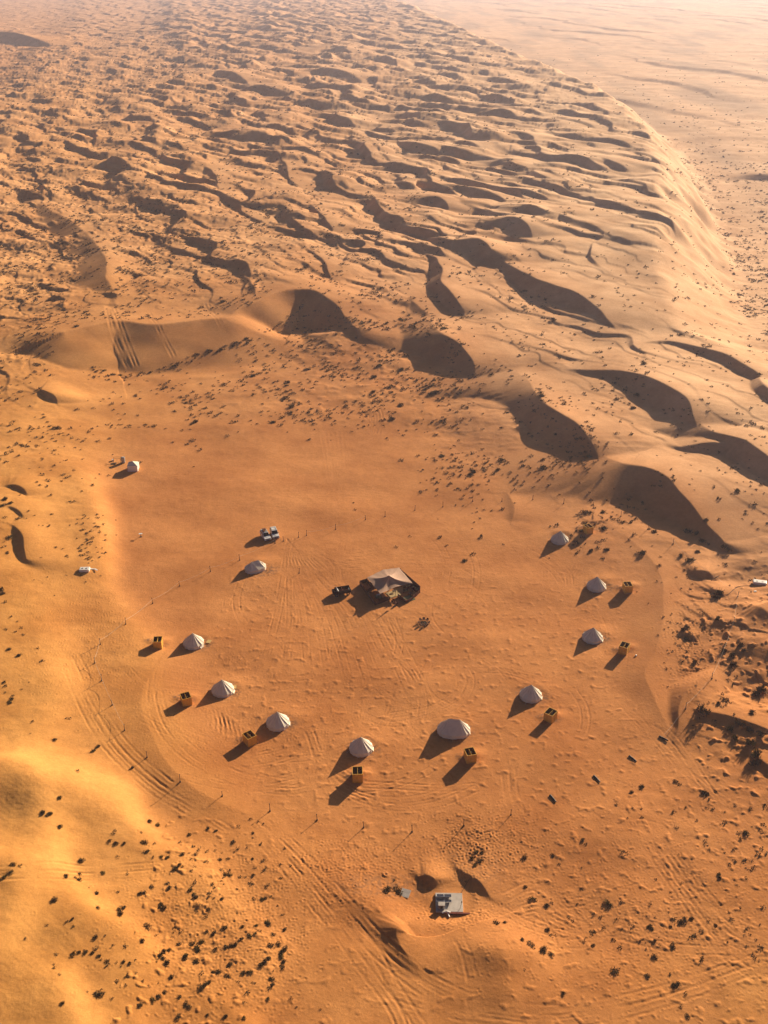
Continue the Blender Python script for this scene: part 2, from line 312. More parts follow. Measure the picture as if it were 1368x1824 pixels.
def blob(px, py, rx_, ry_, h, ang=0., pw=2.0):
    bx, by = [float(v) for v in unproj(px, py, 0)]
    R = max(rx_, ry_) * 2.6
    wn_ = window(bx - R, bx + R, by - R, by + R)
    if wn_ is None: return
    x = X[wn_] - bx; y = Y[wn_] - by
    c, s = math.cos(ang), math.sin(ang)
    a = (x * c + y * s) / rx_; b = (-x * s + y * c) / ry_
    Hh[wn_] += h * np.exp(-(a * a + b * b) ** (pw / 2))
# sand bank round the camp's right edge, little drifts, hollows at the bottom
G([(1040,925,.2),(1100,945,1.3),(1150,985,1.5),(1178,1030,1.5),(1182,1090,1.6),(1170,1150,1.4),(1150,1195,1.2),(1165,1240,.9),(1190,1290,.3)], 9, .16, .5, wig=1)
G([(1205,1310,.2),(1214,1285,.8),(1216,1255,1.6),(1230,1225,2.4),(1255,1200,2.2),(1275,1170,1.0)][::-1], 6, .5, .4, sc=1.1, zb=0)
G([(1225,1255,.5),(1250,1262,2.6),(1290,1270,3.2),(1330,1285,3.4),(1368,1300,3.2),(1420,1320,2)], 9, .55, .3, sc=.55, zb=1.2)
G([(1330,1330,1),(1350,1350,2),(1380,1370,2)], 8, .5, .3, sc=.6, zb=1)
G([(1215,1020,.6),(1235,1017,2.3),(1260,1018,2.4),(1275,1030,1.0)], 7, .6, .3)
G([(1255,1060,.6),(1275,1052,2.4),(1290,1060,2.2),(1300,1070,1.)], 6, .6, .3)
G([(1320,1060,1.5),(1345,1078,4.2),(1368,1090,4.5),(1420,1130,3)], 12, .3, .5)
G([(1205,1105,.5),(1225,1100,1.7),(1245,1108,1.6)], 6, .6, .3)
G([(1205,1135,.4),(1225,1128,1.9),(1243,1138,1.4),(1250,1148,.6)], 6, .6, .3)
G([(1250,1108,.6),(1268,1098,2.4),(1285,1112,2.4),(1292,1128,1.0)], 8, .5, .4)
G([(885,880,.2),(905,878,.9),(916,895,1.1),(917,915,.9),(912,930,.1)], 7, .25, .3)
G([(1040,925,.3),(1058,929,1.6),(1078,928,1.7),(1092,936,.8)], 6, .6, .2)
G([(742,1555,.1),(755,1556,.6),(768,1563,.6),(776,1576,.2)], 4, .45, .2)
G([(812,1540,.1),(828,1552,.4),(846,1562,.6),(862,1572,.55),(880,1594,.2)], 5, .42, .3)
G([(722,1645,.6),(708,1655,1.3),(706,1668,1.2),(722,1692,1.3),(745,1713,1.1),(772,1728,.6)], 7, .27, .5)
blob(870, 1680, 8, 5, .7, -.5, 3.0); blob(925, 1745, 6, 8, .8, -.2, 3.0)
blob(670, 1625, 8, 4, .9, -.7)
blob(0, 1490, 7, 5, -.7, .2); blob(80, 1420, 16, 10, .7); blob(40, 1560, 14, 9, .8, .4)
blob(110, 1700, 12, 16, .7, .5); blob(170, 1790, 10, 10, .6)
blob(1160, 1285, 12, 9, .5); blob(1010, 1330, 14, 9, .6)
# low mound that closes the camp on the left, with a sunlit inner slope
G([(300,1150,.5),(285,1180,1.0),(262,1215,1.5),(255,1260,1.8),(270,1310,1.8),(300,1360,1.8),(345,1400,1.6),(400,1430,1.2),(450,1445,.5)][::-1], 7, .10, .6, wig=1)
blob(130, 1440, 14, 6, 1.2, -.6); blob(225, 1640, 12, 6, .9, .3)

# mounds round the tents and cabins
TENTS = [(345,1147,-.15),(397,1231,.25),(495,1289,.35),(643,1334,.35),(945,1240,.1),(1055,1137,0.),(1062,1046,.1),(997,963,.2)]
CABINS = [(282,1151,4),(332,1252,24),(445,1322,38),(637,1386,3),(837,1352,14),(980,1281,-38),(1111,1161,-30),(1117,1052,6),(1047,948,22)]
for (a, b, c) in TENTS + [(808,1303,0),(456,1013,0)]:
    blob(a + 9, b - 10, 4.2, 3.2, .35, .3); blob(a, b, 3.1, 3.1, -.18, 0, 6)
for (a, b, c) in CABINS:
    blob(a + 10, b - 6, 1.6, 1.3, .35, .3); blob(a - 10, b - 2, 1.4, 1.2, .3, .3)

# tyre tracks pressed into the sand
def track(pts, depth=.07, gauge=1.7, wid=.22, single=False, berm=.5):
    depth *= .42; p = np.array(pts, float); wx, wy = unproj(p[:, 0], p[:, 1], 0.0)
    q = []
    for i in range(len(wx) - 1):
        a = max(i - 1, 0); b = min(i + 2, len(wx) - 1)
        for t in np.arange(0, 1, .125):
            c = []
            for arr in (wx, wy):
                p0, p1, p2, p3 = arr[a], arr[i], arr[i + 1], arr[b]
                c.append(.5 * (2 * p1 + (p2 - p0) * t + (2 * p0 - 5 * p1 + 4 * p2 - p3) * t * t + (3 * p1 - p0 - 3 * p2 + p3) * t ** 3))
            q.append(c)
    q.append([wx[-1], wy[-1]]); q = np.array(q)
    n = len(q) - 1; g = 0 if single else gauge / 2
    for i in range(n):
        ax, ay = q[i]; bx, by = q[i + 1]; dx, dy = bx - ax, by - ay; L = math.hypot(dx, dy)
        if L < 1e-3: continue
        m = g + wid * 4
        w_ = window(min(ax, bx) - m, max(ax, bx) + m, min(ay, by) - m, max(ay, by) + m)
        if w_ is None: continue
        x = X[w_]; y = Y[w_]
        t = ((x - ax) * dx + (y - ay) * dy) / (L * L)
        cr = (dx * (y - ay) - dy * (x - ax)) / L
        on = sstep((t + .06) / .12) * sstep((1.06 - t) / .12) * ((t > -.06) & (t < 1.06))
        fade = 1.0
        if i == 0: fade = np.clip(t * 1.0, 0, 1)
        if i == n - 1: fade = np.clip(1 - t, 0, 1)
        e = (np.abs(cr + .10 * pn(x / 1.3, y / 1.3, 8)) - g) / wid
        prof = -np.exp(-e * e) + berm * np.exp(-((np.abs(e) - 1.9) / .8) ** 2)
        Hh[w_] += depth * prof * on * fade * np.clip(.65 + 1.0 * fbm(x / 7, y / 7, 2, 9), .05, 1.6)
def off(pts, dx, dy): return [(a + dx, b + dy) for a, b in pts]
T = track
l1 = [(118,1190),(130,1225),(150,1270),(175,1315),(200,1350),(235,1385),(280,1420),(340,1455),(400,1490)]
T(l1, .09); T(off(l1, 9, -4), .06); T(off([(130,1180),(148,1215),(160,1250),(185,1290),(215,1335),(255,1375),(300,1410)], 6, 0), .09)
T([(452,1470),(500,1510),(560,1575),(620,1650),(690,1720),(770,1780),(850,1810),(960,1822)], .10)
T([(470,1468),(520,1508),(585,1575),(650,1650),(715,1715),(790,1765),(870,1798),(980,1805),(1150,1775),(1368,1705)], .10)
T([(440,1480),(490,1530),(540,1590),(590,1650),(640,1720),(700,1800),(720,1850)], .09); T([(520,1530),(600,1620),(660,1690),(700,1760),(760,1850)], .07)
T([(700,1775),(820,1815),(960,1830),(1140,1800),(1368,1720)], .07)
T([(800,1630),(812,1670),(830,1710),(842,1760)], .09, 1.5)
T([(275,1215),(272,1260),(290,1310),(330,1355),(390,1388),(450,1405),(510,1412),(560,1405)], .08); T([(285,1200),(283,1240),(300,1300),(345,1345),(400,1375),(470,1392),(540,1380)], .06)
T([(355,1330),(400,1360),(460,1385),(520,1395),(590,1395),(640,1390)], .06)
T([(560,1330),(575,1370),(600,1400),(650,1425),(720,1440),(790,1430),(850,1405)], .10); T([(550,1300),(580,1375),(620,1408),(690,1425),(760,1420),(830,1395)], .10)
T([(590,1365),(640,1395),(700,1400),(780,1405),(850,1402)], .09); T([(440,1350),(480,1340),(520,1330)], .1, .9); T([(445,1370),(490,1360),(540,1345)], .1, .9)
for k in range(7): T([(372 + 9 * k, 1262 + 6 * k), (378 + 9 * k, 1280 + 6 * k), (376 + 9 * k, 1298 + 5 * k)], .13, .7, .25)
T([(770,1195),(800,1180),(825,1190),(838,1215),(825,1245),(790,1270),(700,1290),(640,1270)], .10, wid=.18); T([(780,1210),(805,1192),(820,1208),(815,1235),(770,1262),(690,1275)], .10, wid=.18)
T([(840,985),(880,970),(940,975),(980,995),(1010,1020),(1015,1045)], .10, wid=.18); T([(850,998),(900,985),(950,995),(985,1018),(1000,1040)], .10, wid=.18)
T([(684,985),(800,965),(900,972),(960,990),(1000,1010)], .09, wid=.18); T([(720,990),(800,1000),(880,1040),(960,1060),(1020,1078)], .09, wid=.18)
fanp = [(517,965),(540,1000),(580,1060),(620,1120)]
for k in range(9):
    a = -.55 + .16 * k
    T([(517, 960), (525 + 25 * a, 990), (545 + 75 * a, 1035), (575 + 150 * a, 1100), (600 + 230 * a, 1170 + 10 * k)], .08, wid=.18)
for k in range(6): T([(540 + 10 * k, 975 + 4 * k), (620, 985 + 6 * k), (720, 975 + 7 * k), (850, 985 + 5 * k)], .08, wid=.18)
for k in range(7): T([(600 + 8 * k, 745 - 2 * k), (622 + 8 * k, 722 + 1 * k), (648 + 5 * k, 730 + 3 * k), (655 + 3 * k, 750 + 4 * k)], .14, 1.2, .3)
for k in range(5): T([(590 + 5 * k, 960), (592 + 3 * k, 880), (585 + 6 * k, 820), (575 + 8 * k, 770)], .03, 1.7, .3)
T([(1180,1300),(1220,1345),(1250,1395),(1290,1450)], .09); T([(1100,1250),(1160,1310),(1220,1375),(1280,1430)], .06)
T([(900,1380),(905,1420),(920,1460)], .07, 1.2); T([(912,1370),(918,1420),(935,1465)], .07, 1.2)
T([(1000,1640),(1100,1665),(1200,1690),(1368,1702)], .07); T([(900,1600),(950,1580),(1000,1610),(1060,1600)], .08); T([(890,1620),(940,1650),(1010,1665),(1100,1660)], .08)
for k in range(6): T([(905 + 12 * k, 1640 - 12 * k), (945 + 8 * k, 1625 - 8 * k), (1000, 1650 - 8 * k), (1060, 1660 + 2 * k)], .07)
for k in range(5): T([(1368, 1670 + 22 * k), (1300, 1640 + 18 * k), (1250, 1590 + 15 * k), (1200 - 10 * k, 1520)], .06)
T([(0,1607),(60,1598),(120,1580),(200,1572),(300,1560)], .10); T([(0,1616),(70,1606),(150,1590),(240,1580)], .09)
T([(1190,640),(1240,650),(1300,640),(1368,690)], .06); 
for (a, b, c, d_) in [(203,575,245,662),(262,580,312,650),(370,572,402,618)]: T([(a, b), ((a + c) / 2 - 3, (b + d_) / 2), (c, d_)], .2, 1.4, .4)
T([(196,580),(205,620),(232,664)], .25, 1.2, .5)
r2 = random.Random(3)
for k in range(60):                         # old arcs all over the flat
    cx_ = r2.uniform(380, 1050); cy_ = r2.uniform(930, 1330); R_ = r2.uniform(60, 230); a0 = r2.uniform(0, 6.28); da = r2.uniform(.5, 1.7) * r2.choice([-1, 1])
    T([(cx_ + R_ * math.cos(a0 + da * t), cy_ + R_ * .6 * math.sin(a0 + da * t)) for t in (0, .25, .5, .75, 1)], r2.uniform(.05, .11), wid=.17, berm=.35)
for k in range(26):
    a = r2.uniform(0, 6.28); cx_ = r2.uniform(300, 700); cy_ = r2.uniform(770, 930); L_ = r2.uniform(40, 130)
    T([(cx_ - L_, cy_ - r2.uniform(-14, 14)), (cx_, cy_ + r2.uniform(-6, 6)), (cx_ + L_, cy_ + r2.uniform(-14, 14))], r2.uniform(.03, .06), wid=.3)
for k in range(24):
    cx_ = r2.uniform(880, 1340); cy_ = r2.uniform(1420, 1800); a = r2.uniform(0, 3.14); L_ = r2.uniform(30, 110)
    T([(cx_ - L_ * math.cos(a), cy_ - L_ * math.sin(a) * .6), (cx_, cy_ + r2.uniform(-8, 8)), (cx_ + L_ * math.cos(a), cy_ + L_ * math.sin(a) * .6)], r2.uniform(.03, .06))
# footprints
fr = np.random.RandomState(5)
def prints(n, cx_, cy_, sx, sy, d_=.09, r_=.28):
    for k in range(n):
        a, b = fr.normal(cx_, sx), fr.normal(cy_, sy)
        bx, by = [float(v) for v in unproj(a, b, 0)]
        w_ = window(bx - 1, bx + 1, by - 1, by + 1)
        if w_ is None: continue
        e = ((X[w_] - bx) ** 2 + (Y[w_] - by) ** 2) / (r_ * r_)
        Hh[w_] += d_ * (-np.exp(-e) + .6 * np.exp(-(np.sqrt(e) - 1.7) ** 2 * 2))
def P_(*a): pass
rp = pn(X / 30, Y / 30, 97); ph_ = (X * .6 + Y * .8) * 6.5 + 5 * fbm(X / 6, Y / 6, 2, 98)
Hh = Hh + .007 * np.sin(ph_) * np.clip(.3 + rp, 0, 1) * np.clip(gold_glow * 1.3, 0, 1) * sstep((330 - Y) / 60) * (Y > 60)
prints(900, 150, 1130, 60, 70, .05, .2); prints(900, 400, 1190, 90, 70, .025, .2); prints(700, 560, 1090, 90, 60, .025, .2); prints(700, 860, 1500, 60, 30, .04, .2)
prints(1600, 480, 1290, 140, 60, .025, .2); prints(500, 620, 1550, 70, 30, .04, .2); prints(1800, 400, 1660, 90, 80, .03, .2); prints(1600, 1150, 1600, 150, 110, .03, .2)
prints(200, 845, 1525, 18, 22, .04, .2); prints(300, 810, 1630, 40, 12, .04, .2); prints(300, 1230, 1160, 25, 40, .08, .25)


def level(px, py, r, z=None):
    bx, by = [float(v_) for v_ in unproj(px, py, 0)]; w_ = window(bx - r * 2, bx + r * 2, by - r * 2, by + r * 2)
    e = np.sqrt((X[w_] - bx) ** 2 + (Y[w_] - by) ** 2) / r; k = 1 - sstep((e - .85) / .6)
    zt = float(Hh[w_][e < .8].mean()) if z is None else z
    Hh[w_] = Hh[w_] * (1 - k) + (zt + (Hh[w_] - zt) * .12) * k
level(800, 1607, 3.6)
level(700, 1050, 8.0)

def ground(x, y):
    """height of the ground sheet under a world point"""
    x = float(x); y = float(y)
    r = np.interp(y, RY, np.arange(NR)); r0 = min(int(r), NR - 2); fr_ = r - r0
    def rowz(k):
        u = x / ZC[k]; return np.interp(u, UC, Hh[k])
    return float(rowz(r0) * (1 - fr_) + rowz(r0 + 1) * fr_)
def at(px, py):
    z = 0.0
    for i in range(14):
        a, b = unproj(px, py, z); z = .5 * z + .5 * ground(a, b)
    a, b = unproj(px, py, z)
    return Vector((float(a), float(b), ground(a, b)))

# ------------------------------------------------------------------ materials
def mat(name, col, rough=.8, metal=0., noise=0., nscale=3., bump=0., spec=.3, trans=None):
    m = bpy.data.materials.new(name); m.use_nodes = True; nt = m.node_tree; b = nt.nodes['Principled BSDF']
    b.inputs['Roughness'].default_value = rough; b.inputs['Metallic'].default_value = metal; b.inputs['Specular IOR Level'].default_value = spec
    b.inputs['Base Color'].default_value = (*col, 1)
    if noise or bump:
        tc = nt.nodes.new('ShaderNodeTexCoord'); nz = nt.nodes.new('ShaderNodeTexNoise'); nz.inputs['Scale'].default_value = nscale; nz.inputs['Detail'].default_value = 5
        nt.links.new(tc.outputs['Object'], nz.inputs['Vector'])
        if noise:
            cr = nt.nodes.new('ShaderNodeValToRGB'); cr.color_ramp.elements[0].position = .3; cr.color_ramp.elements[1].position = .7
            cr.color_ramp.elements[0].color = (*[c * (1 - noise) for c in col], 1); cr.color_ramp.elements[1].color = (*[min(1, c * (1 + noise)) for c in col], 1)
            nt.links.new(nz.outputs['Fac'], cr.inputs[0]); nt.links.new(cr.outputs[0], b.inputs['Base Color'])
        if bump:
            bp = nt.nodes.new('ShaderNodeBump'); bp.inputs['Strength'].default_value = bump; bp.inputs['Distance'].default_value = .1
            nt.links.new(nz.outputs['Fac'], bp.inputs['Height']); nt.links.new(bp.outputs[0], b.inputs['Normal'])
    return m
M = {}
M['canvas'] = mat('canvas', (.74, .67, .57), .9, noise=.07, nscale=1.5, bump=.15)
M['canvas_seam'] = mat('canvas_seam', (.80, .74, .62), .9)
M['majlis_cloth'] = mat('majlis_cloth', (.43, .275, .20), .85, noise=.06, nscale=.8)
M['ply'] = mat('ply', (.64, .35, .05), .7, noise=.12, nscale=2.5)
M['ply_dark'] = mat('ply_dark', (.14, .055, .025), .8, noise=.2, nscale=4)
M['wood'] = mat('wood', (.10, .065, .045), .85, noise=.25, nscale=6)
M['brown_weave'] = mat('brown_weave', (.13, .045, .022), .9, noise=.3, nscale=5, bump=.4)
M['white'] = mat('white', (.78, .77, .75), .4, noise=.03)
M['car_white'] = mat('car_white', (.78, .78, .78), .25, spec=.5, noise=.03)
M['glass'] = mat('glass', (.015, .017, .02), .08, spec=.6)
M['rubber'] = mat('rubber', (.02, .02, .02), .9, noise=.2)
M['chrome'] = mat('chrome', (.55, .55, .55), .25, .9)
M['black'] = mat('black', (.025, .022, .022), .6, noise=.2)
M['dark_paint'] = mat('dark_paint', (.045, .022, .018), .75, noise=.15, spec=.15)
M['red_brown'] = mat('red_brown', (.20, .045, .025), .7, noise=.2)
M['mat_yellow'] = mat('mat_yellow', (.55, .38, .15), .95, noise=.12, nscale=8)
M['rug_green'] = mat('rug_green', (.12, .15, .07), .95, noise=.3, nscale=6)
M['rug_cream'] = mat('rug_cream', (.50, .38, .20), .95, noise=.25, nscale=5)
M['concrete'] = mat('concrete', (.50, .46, .43), .9, noise=.15, nscale=1.2, bump=.2)
M['grey_metal'] = mat('grey_metal', (.30, .31, .33), .45, .5, noise=.1)
M['panel'] = mat('panel', (.018, .022, .035), .15, .3, noise=.1, spec=.6)
M['rope'] = mat('rope', (.72, .62, .50), .9, noise=.1)
M['cable'] = mat('cable', (.06, .04, .03), .8)
M['ash'] = mat('ash', (.03, .027, .025), .95, noise=.4, nscale=8)
M['shrub'] = mat('shrub', (.12, .092, .048), .9, noise=.45, nscale=3.0, spec=.1)
M['shrub_olive'] = mat('shrub_olive', (.14, .12, .04), .9, noise=.4, nscale=3.0, spec=.1)
M['twig'] = mat('twig', (.09, .06, .035), .9, noise=.3)

# sand
sm = bpy.data.materials.new('sand'); sm.use_nodes = True; nt = sm.node_tree; N = nt.nodes; Lk = nt.links
bs = N['Principled BSDF']; bs.inputs['Roughness'].default_value = .95; bs.inputs['Specular IOR Level'].default_value = .08
geo = N.new('ShaderNodeNewGeometry'); at_ = N.new('ShaderNodeAttribute'); at_.attribute_name = 'soil_glow'
sep = N.new('ShaderNodeSeparateColor'); Lk.new(at_.outputs['Color'], sep.inputs[0])
def mix(fac, a, b, mode='MIX'):
    m = N.new('ShaderNodeMix'); m.data_type = 'RGBA'; m.blend_type = mode
    if isinstance(fac, float): m.inputs[0].default_value = fac
    else: Lk.new(fac, m.inputs[0])
    for i, v_ in ((6, a), (7, b)):
        if isinstance(v_, tuple): m.inputs[i].default_value = (*v_, 1)
        else: Lk.new(v_, m.inputs[i])
    return m.outputs[2]
def noise(scale, det=4, rough=.55):
    n = N.new('ShaderNodeTexNoise'); n.inputs['Scale'].default_value = scale; n.inputs['Detail'].default_value = det; n.inputs['Roughness'].default_value = rough
    Lk.new(geo.outputs['Position'], n.inputs['Vector']); return n.outputs['Fac']
def ramp(src, a, b, ca=(0, 0, 0), cb=(1, 1, 1)):
    r = N.new('ShaderNodeValToRGB'); r.color_ramp.elements[0].position = a; r.color_ramp.elements[1].position = b
    r.color_ramp.elements[0].color = (*ca, 1); r.color_ramp.elements[1].color = (*cb, 1); Lk.new(src, r.inputs[0]); return r.outputs[0]
c0 = mix(sep.outputs[0], (.60, .258, .088), (.74, .48, .285))  # beige dune sand, with haze and distant brightness painted into the colour
c1 = mix(sep.outputs[1], c0, (.74, .365, .105))  # warm glow over the left dunes, painted into the sand colour
c2 = mix(1.0, c1, ramp(noise(.045, 7, .6), .34, .66, (.80, .74, .68), (1.10, 1.13, 1.16)), 'MULTIPLY')
c3 = mix(1.0, c2, ramp(noise(.9, 6, .65), .3, .7, (.90, .885, .87), (1.06, 1.06, 1.06)), 'MULTIPLY')
c4 = mix(1.0, c3, ramp(noise(4.5, 3, .6), .35, .7, (.90, .88, .86), (1.04, 1.04, 1.04)), 'MULTIPLY')
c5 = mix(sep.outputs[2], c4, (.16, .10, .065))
Lk.new(c5, bs.inputs['Base Color'])
b1 = N.new('ShaderNodeBump'); b1.inputs['Strength'].default_value = .5; b1.inputs['Distance'].default_value = .12; Lk.new(noise(1.6, 5, .6), b1.inputs['Height'])
Lk.new(b1.outputs[0], bs.inputs['Normal'])

# soil attribute: pale (sand tone plus painted haze), painted golden glow, dark dirt
stain = np.zeros_like(Hh)
def dirt(px, py, rx_, ry_, v_, ang=0, sc=.8):
    bx, by = [float(q_) for q_ in unproj(px, py, 0)]
    R = max(rx_, ry_) * 2.2; w_ = window(bx - R, bx + R, by - R, by + R)
    if w_ is None: return
    x = X[w_] - bx; y = Y[w_] - by; c, s = math.cos(ang), math.sin(ang)
    e = ((x * c + y * s) / rx_) ** 2 + ((-x * s + y * c) / ry_) ** 2
    n = np.clip(.55 + 1.3 * fbm(X[w_] / sc, Y[w_] / sc, 3, 55), 0, 1)
    stain[w_] = np.maximum(stain[w_], v_ * np.exp(-e * e) * n)
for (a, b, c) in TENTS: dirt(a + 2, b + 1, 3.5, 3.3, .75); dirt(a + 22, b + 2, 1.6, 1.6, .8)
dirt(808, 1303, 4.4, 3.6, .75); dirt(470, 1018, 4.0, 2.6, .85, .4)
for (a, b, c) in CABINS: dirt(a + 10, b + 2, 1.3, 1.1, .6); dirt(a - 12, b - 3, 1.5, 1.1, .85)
dirt(700, 1060, 7, 7, .3); dirt(755, 1113, 2, 2, .5)
dirt(850, 1545, 6, 5, .35); dirt(690, 1580, 9, 3, .5)
patch = np.clip((fbm(X / 7, Y / 7, 3, 91) - .1) * 1.5, 0, 1) * np.clip(bush * .8 - .12, 0, .5) * nearf
stripes = np.clip(fbm(X / 90, Y / 420, 3, 93) * 1.3 + .15, 0, 1) * pm * sstep((Y - 600) / 400) * .45
stain = np.maximum(stain, stripes)
stain = np.clip(np.maximum(stain, patch * .3 * (1 - pm)), 0, 1)
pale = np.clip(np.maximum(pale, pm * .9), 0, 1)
pale = np.maximum(pale, .55 * sstep(amp / 3))  # dune field paled further: sunlit brightness put into its colour
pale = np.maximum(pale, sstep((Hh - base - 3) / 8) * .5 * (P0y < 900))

me = bpy.data.meshes.new('sand_ground')
co = np.stack([X, Y, Hh], -1).reshape(-1, 3).astype(np.float32)
me.vertices.add(len(co)); me.vertices.foreach_set('co', co.ravel())
i0 = (np.arange(NR - 1)[:, None] * NC + np.arange(NC - 1)[None, :]).ravel()
quads = np.stack([i0, i0 + 1, i0 + NC + 1, i0 + NC], 1).astype(np.int32)
me.loops.add(quads.size); me.loops.foreach_set('vertex_index', quads.ravel())
me.polygons.add(len(quads)); me.polygons.foreach_set('loop_start', np.arange(0, quads.size, 4, dtype=np.int32))
me.polygons.foreach_set('use_smooth', np.ones(len(quads), bool))
me.update(calc_edges=True)
ca = me.color_attributes.new('soil_glow', 'FLOAT_COLOR', 'POINT')
ca.data.foreach_set('color', np.stack([pale, np.clip(gold_glow, 0, 1), stain, np.ones_like(pale)], -1).astype(np.float32).ravel())
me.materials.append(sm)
go = bpy.data.objects.new('ground', me); COL.objects.link(go); go['kind'] = 'structure'

# ------------------------------------------------------------------ mesh helpers
class MB:
    def __init__(s): s.v = []; s.f = []
    def add(s, vs, fs):
        n = len(s.v); s.v += [tuple(v) for v in vs]; s.f += [tuple(i + n for i in f) for f in fs]; return s
    def box(s, c, d, rz=0., rx=0., ry=0.):
        R_ = Matrix.Rotation(rz, 3, 'Z') @ Matrix.Rotation(ry, 3, 'Y') @ Matrix.Rotation(rx, 3, 'X')
        vs = [Vector(c) + R_ @ Vector((sx * d[0] / 2, sy * d[1] / 2, sz * d[2] / 2)) for sz in (-1, 1) for sy in (-1, 1) for sx in (-1, 1)]
        return s.add(vs, [(0, 2, 3, 1), (4, 5, 7, 6), (0, 1, 5, 4), (1, 3, 7, 5), (3, 2, 6, 7), (2, 0, 4, 6)])
    def tube(s, pts, r, n=6, r1=None):
        pts = [Vector(p) for p in pts]; rings = []
        for i, p in enumerate(pts):
            d = (pts[min(i + 1, len(pts) - 1)] - pts[max(i - 1, 0)]).normalized()
            a = d.orthogonal().normalized() if abs(d.z) > .99 else d.cross(Vector((0, 0, 1))).normalized(); b = d.cross(a)
            rr_ = r if r1 is None else r + (r1 - r) * i / max(1, len(pts) - 1)
            rings.append([p + rr_ * (math.cos(2 * math.pi * k / n) * a + math.sin(2 * math.pi * k / n) * b) for k in range(n)])
        vs = [v for rg in rings for v in rg]; fs = []
        for i in range(len(pts) - 1):
            for k in range(n): fs.append((i * n + k, i * n + (k + 1) % n, (i + 1) * n + (k + 1) % n, (i + 1) * n + k))
        fs += [tuple(range(n))[::-1], tuple((len(pts) - 1) * n + k for k in range(n))]
        return s.add(vs, fs)
    def prism(s, poly, y0, y1):        # profile in x,z extruded along y
        n = len(poly); vs = [(p[0], y0, p[1]) for p in poly] + [(p[0], y1, p[1]) for p in poly]
        return s.add(vs, [tuple(range(n)), tuple(range(2 * n - 1, n - 1, -1))] + [(i, i + n, (i + 1) % n + n, (i + 1) % n) for i in range(n)])
    def build(s, name, m, parent=None, smooth=False, bevel=0.):
        mesh = bpy.data.meshes.new(name); mesh.from_pydata([tuple(v) for v in s.v], [], s.f); mesh.update()
        mesh.materials.append(M[m] if isinstance(m, str) else m)
        if smooth: mesh.polygons.foreach_set('use_smooth', [True] * len(mesh.polygons))
        o_ = bpy.data.objects.new(name, mesh); COL.objects.link(o_)
        if parent: o_.parent = parent
        if bevel:
            bv = o_.modifiers.new('bevel', 'BEVEL'); bv.width = bevel; bv.segments = 2; bv.limit_method = 'ANGLE'
        return o_
def thing(name, label, cat, loc, rz=0., group=None):
    o_ = bpy.data.objects.new(name, None); COL.objects.link(o_); o_.location = loc; o_.rotation_euler = (0, 0, rz)
    o_['label'] = label; o_['category'] = cat
    if group: o_['group'] = group
    return o_
def tag(o_, label, cat, group=None):
    o_['label'] = label; o_['category'] = cat
    if group: o_['group'] = group
    return o_
def kids(o_): return [c for c in bpy.data.objects if c.parent == o_]
def copy_tree(o_, parent=None):
    c = o_.copy(); COL.objects.link(c)
    if parent: c.parent = parent
    for ch in kids(o_): copy_tree(ch, c)
    return c

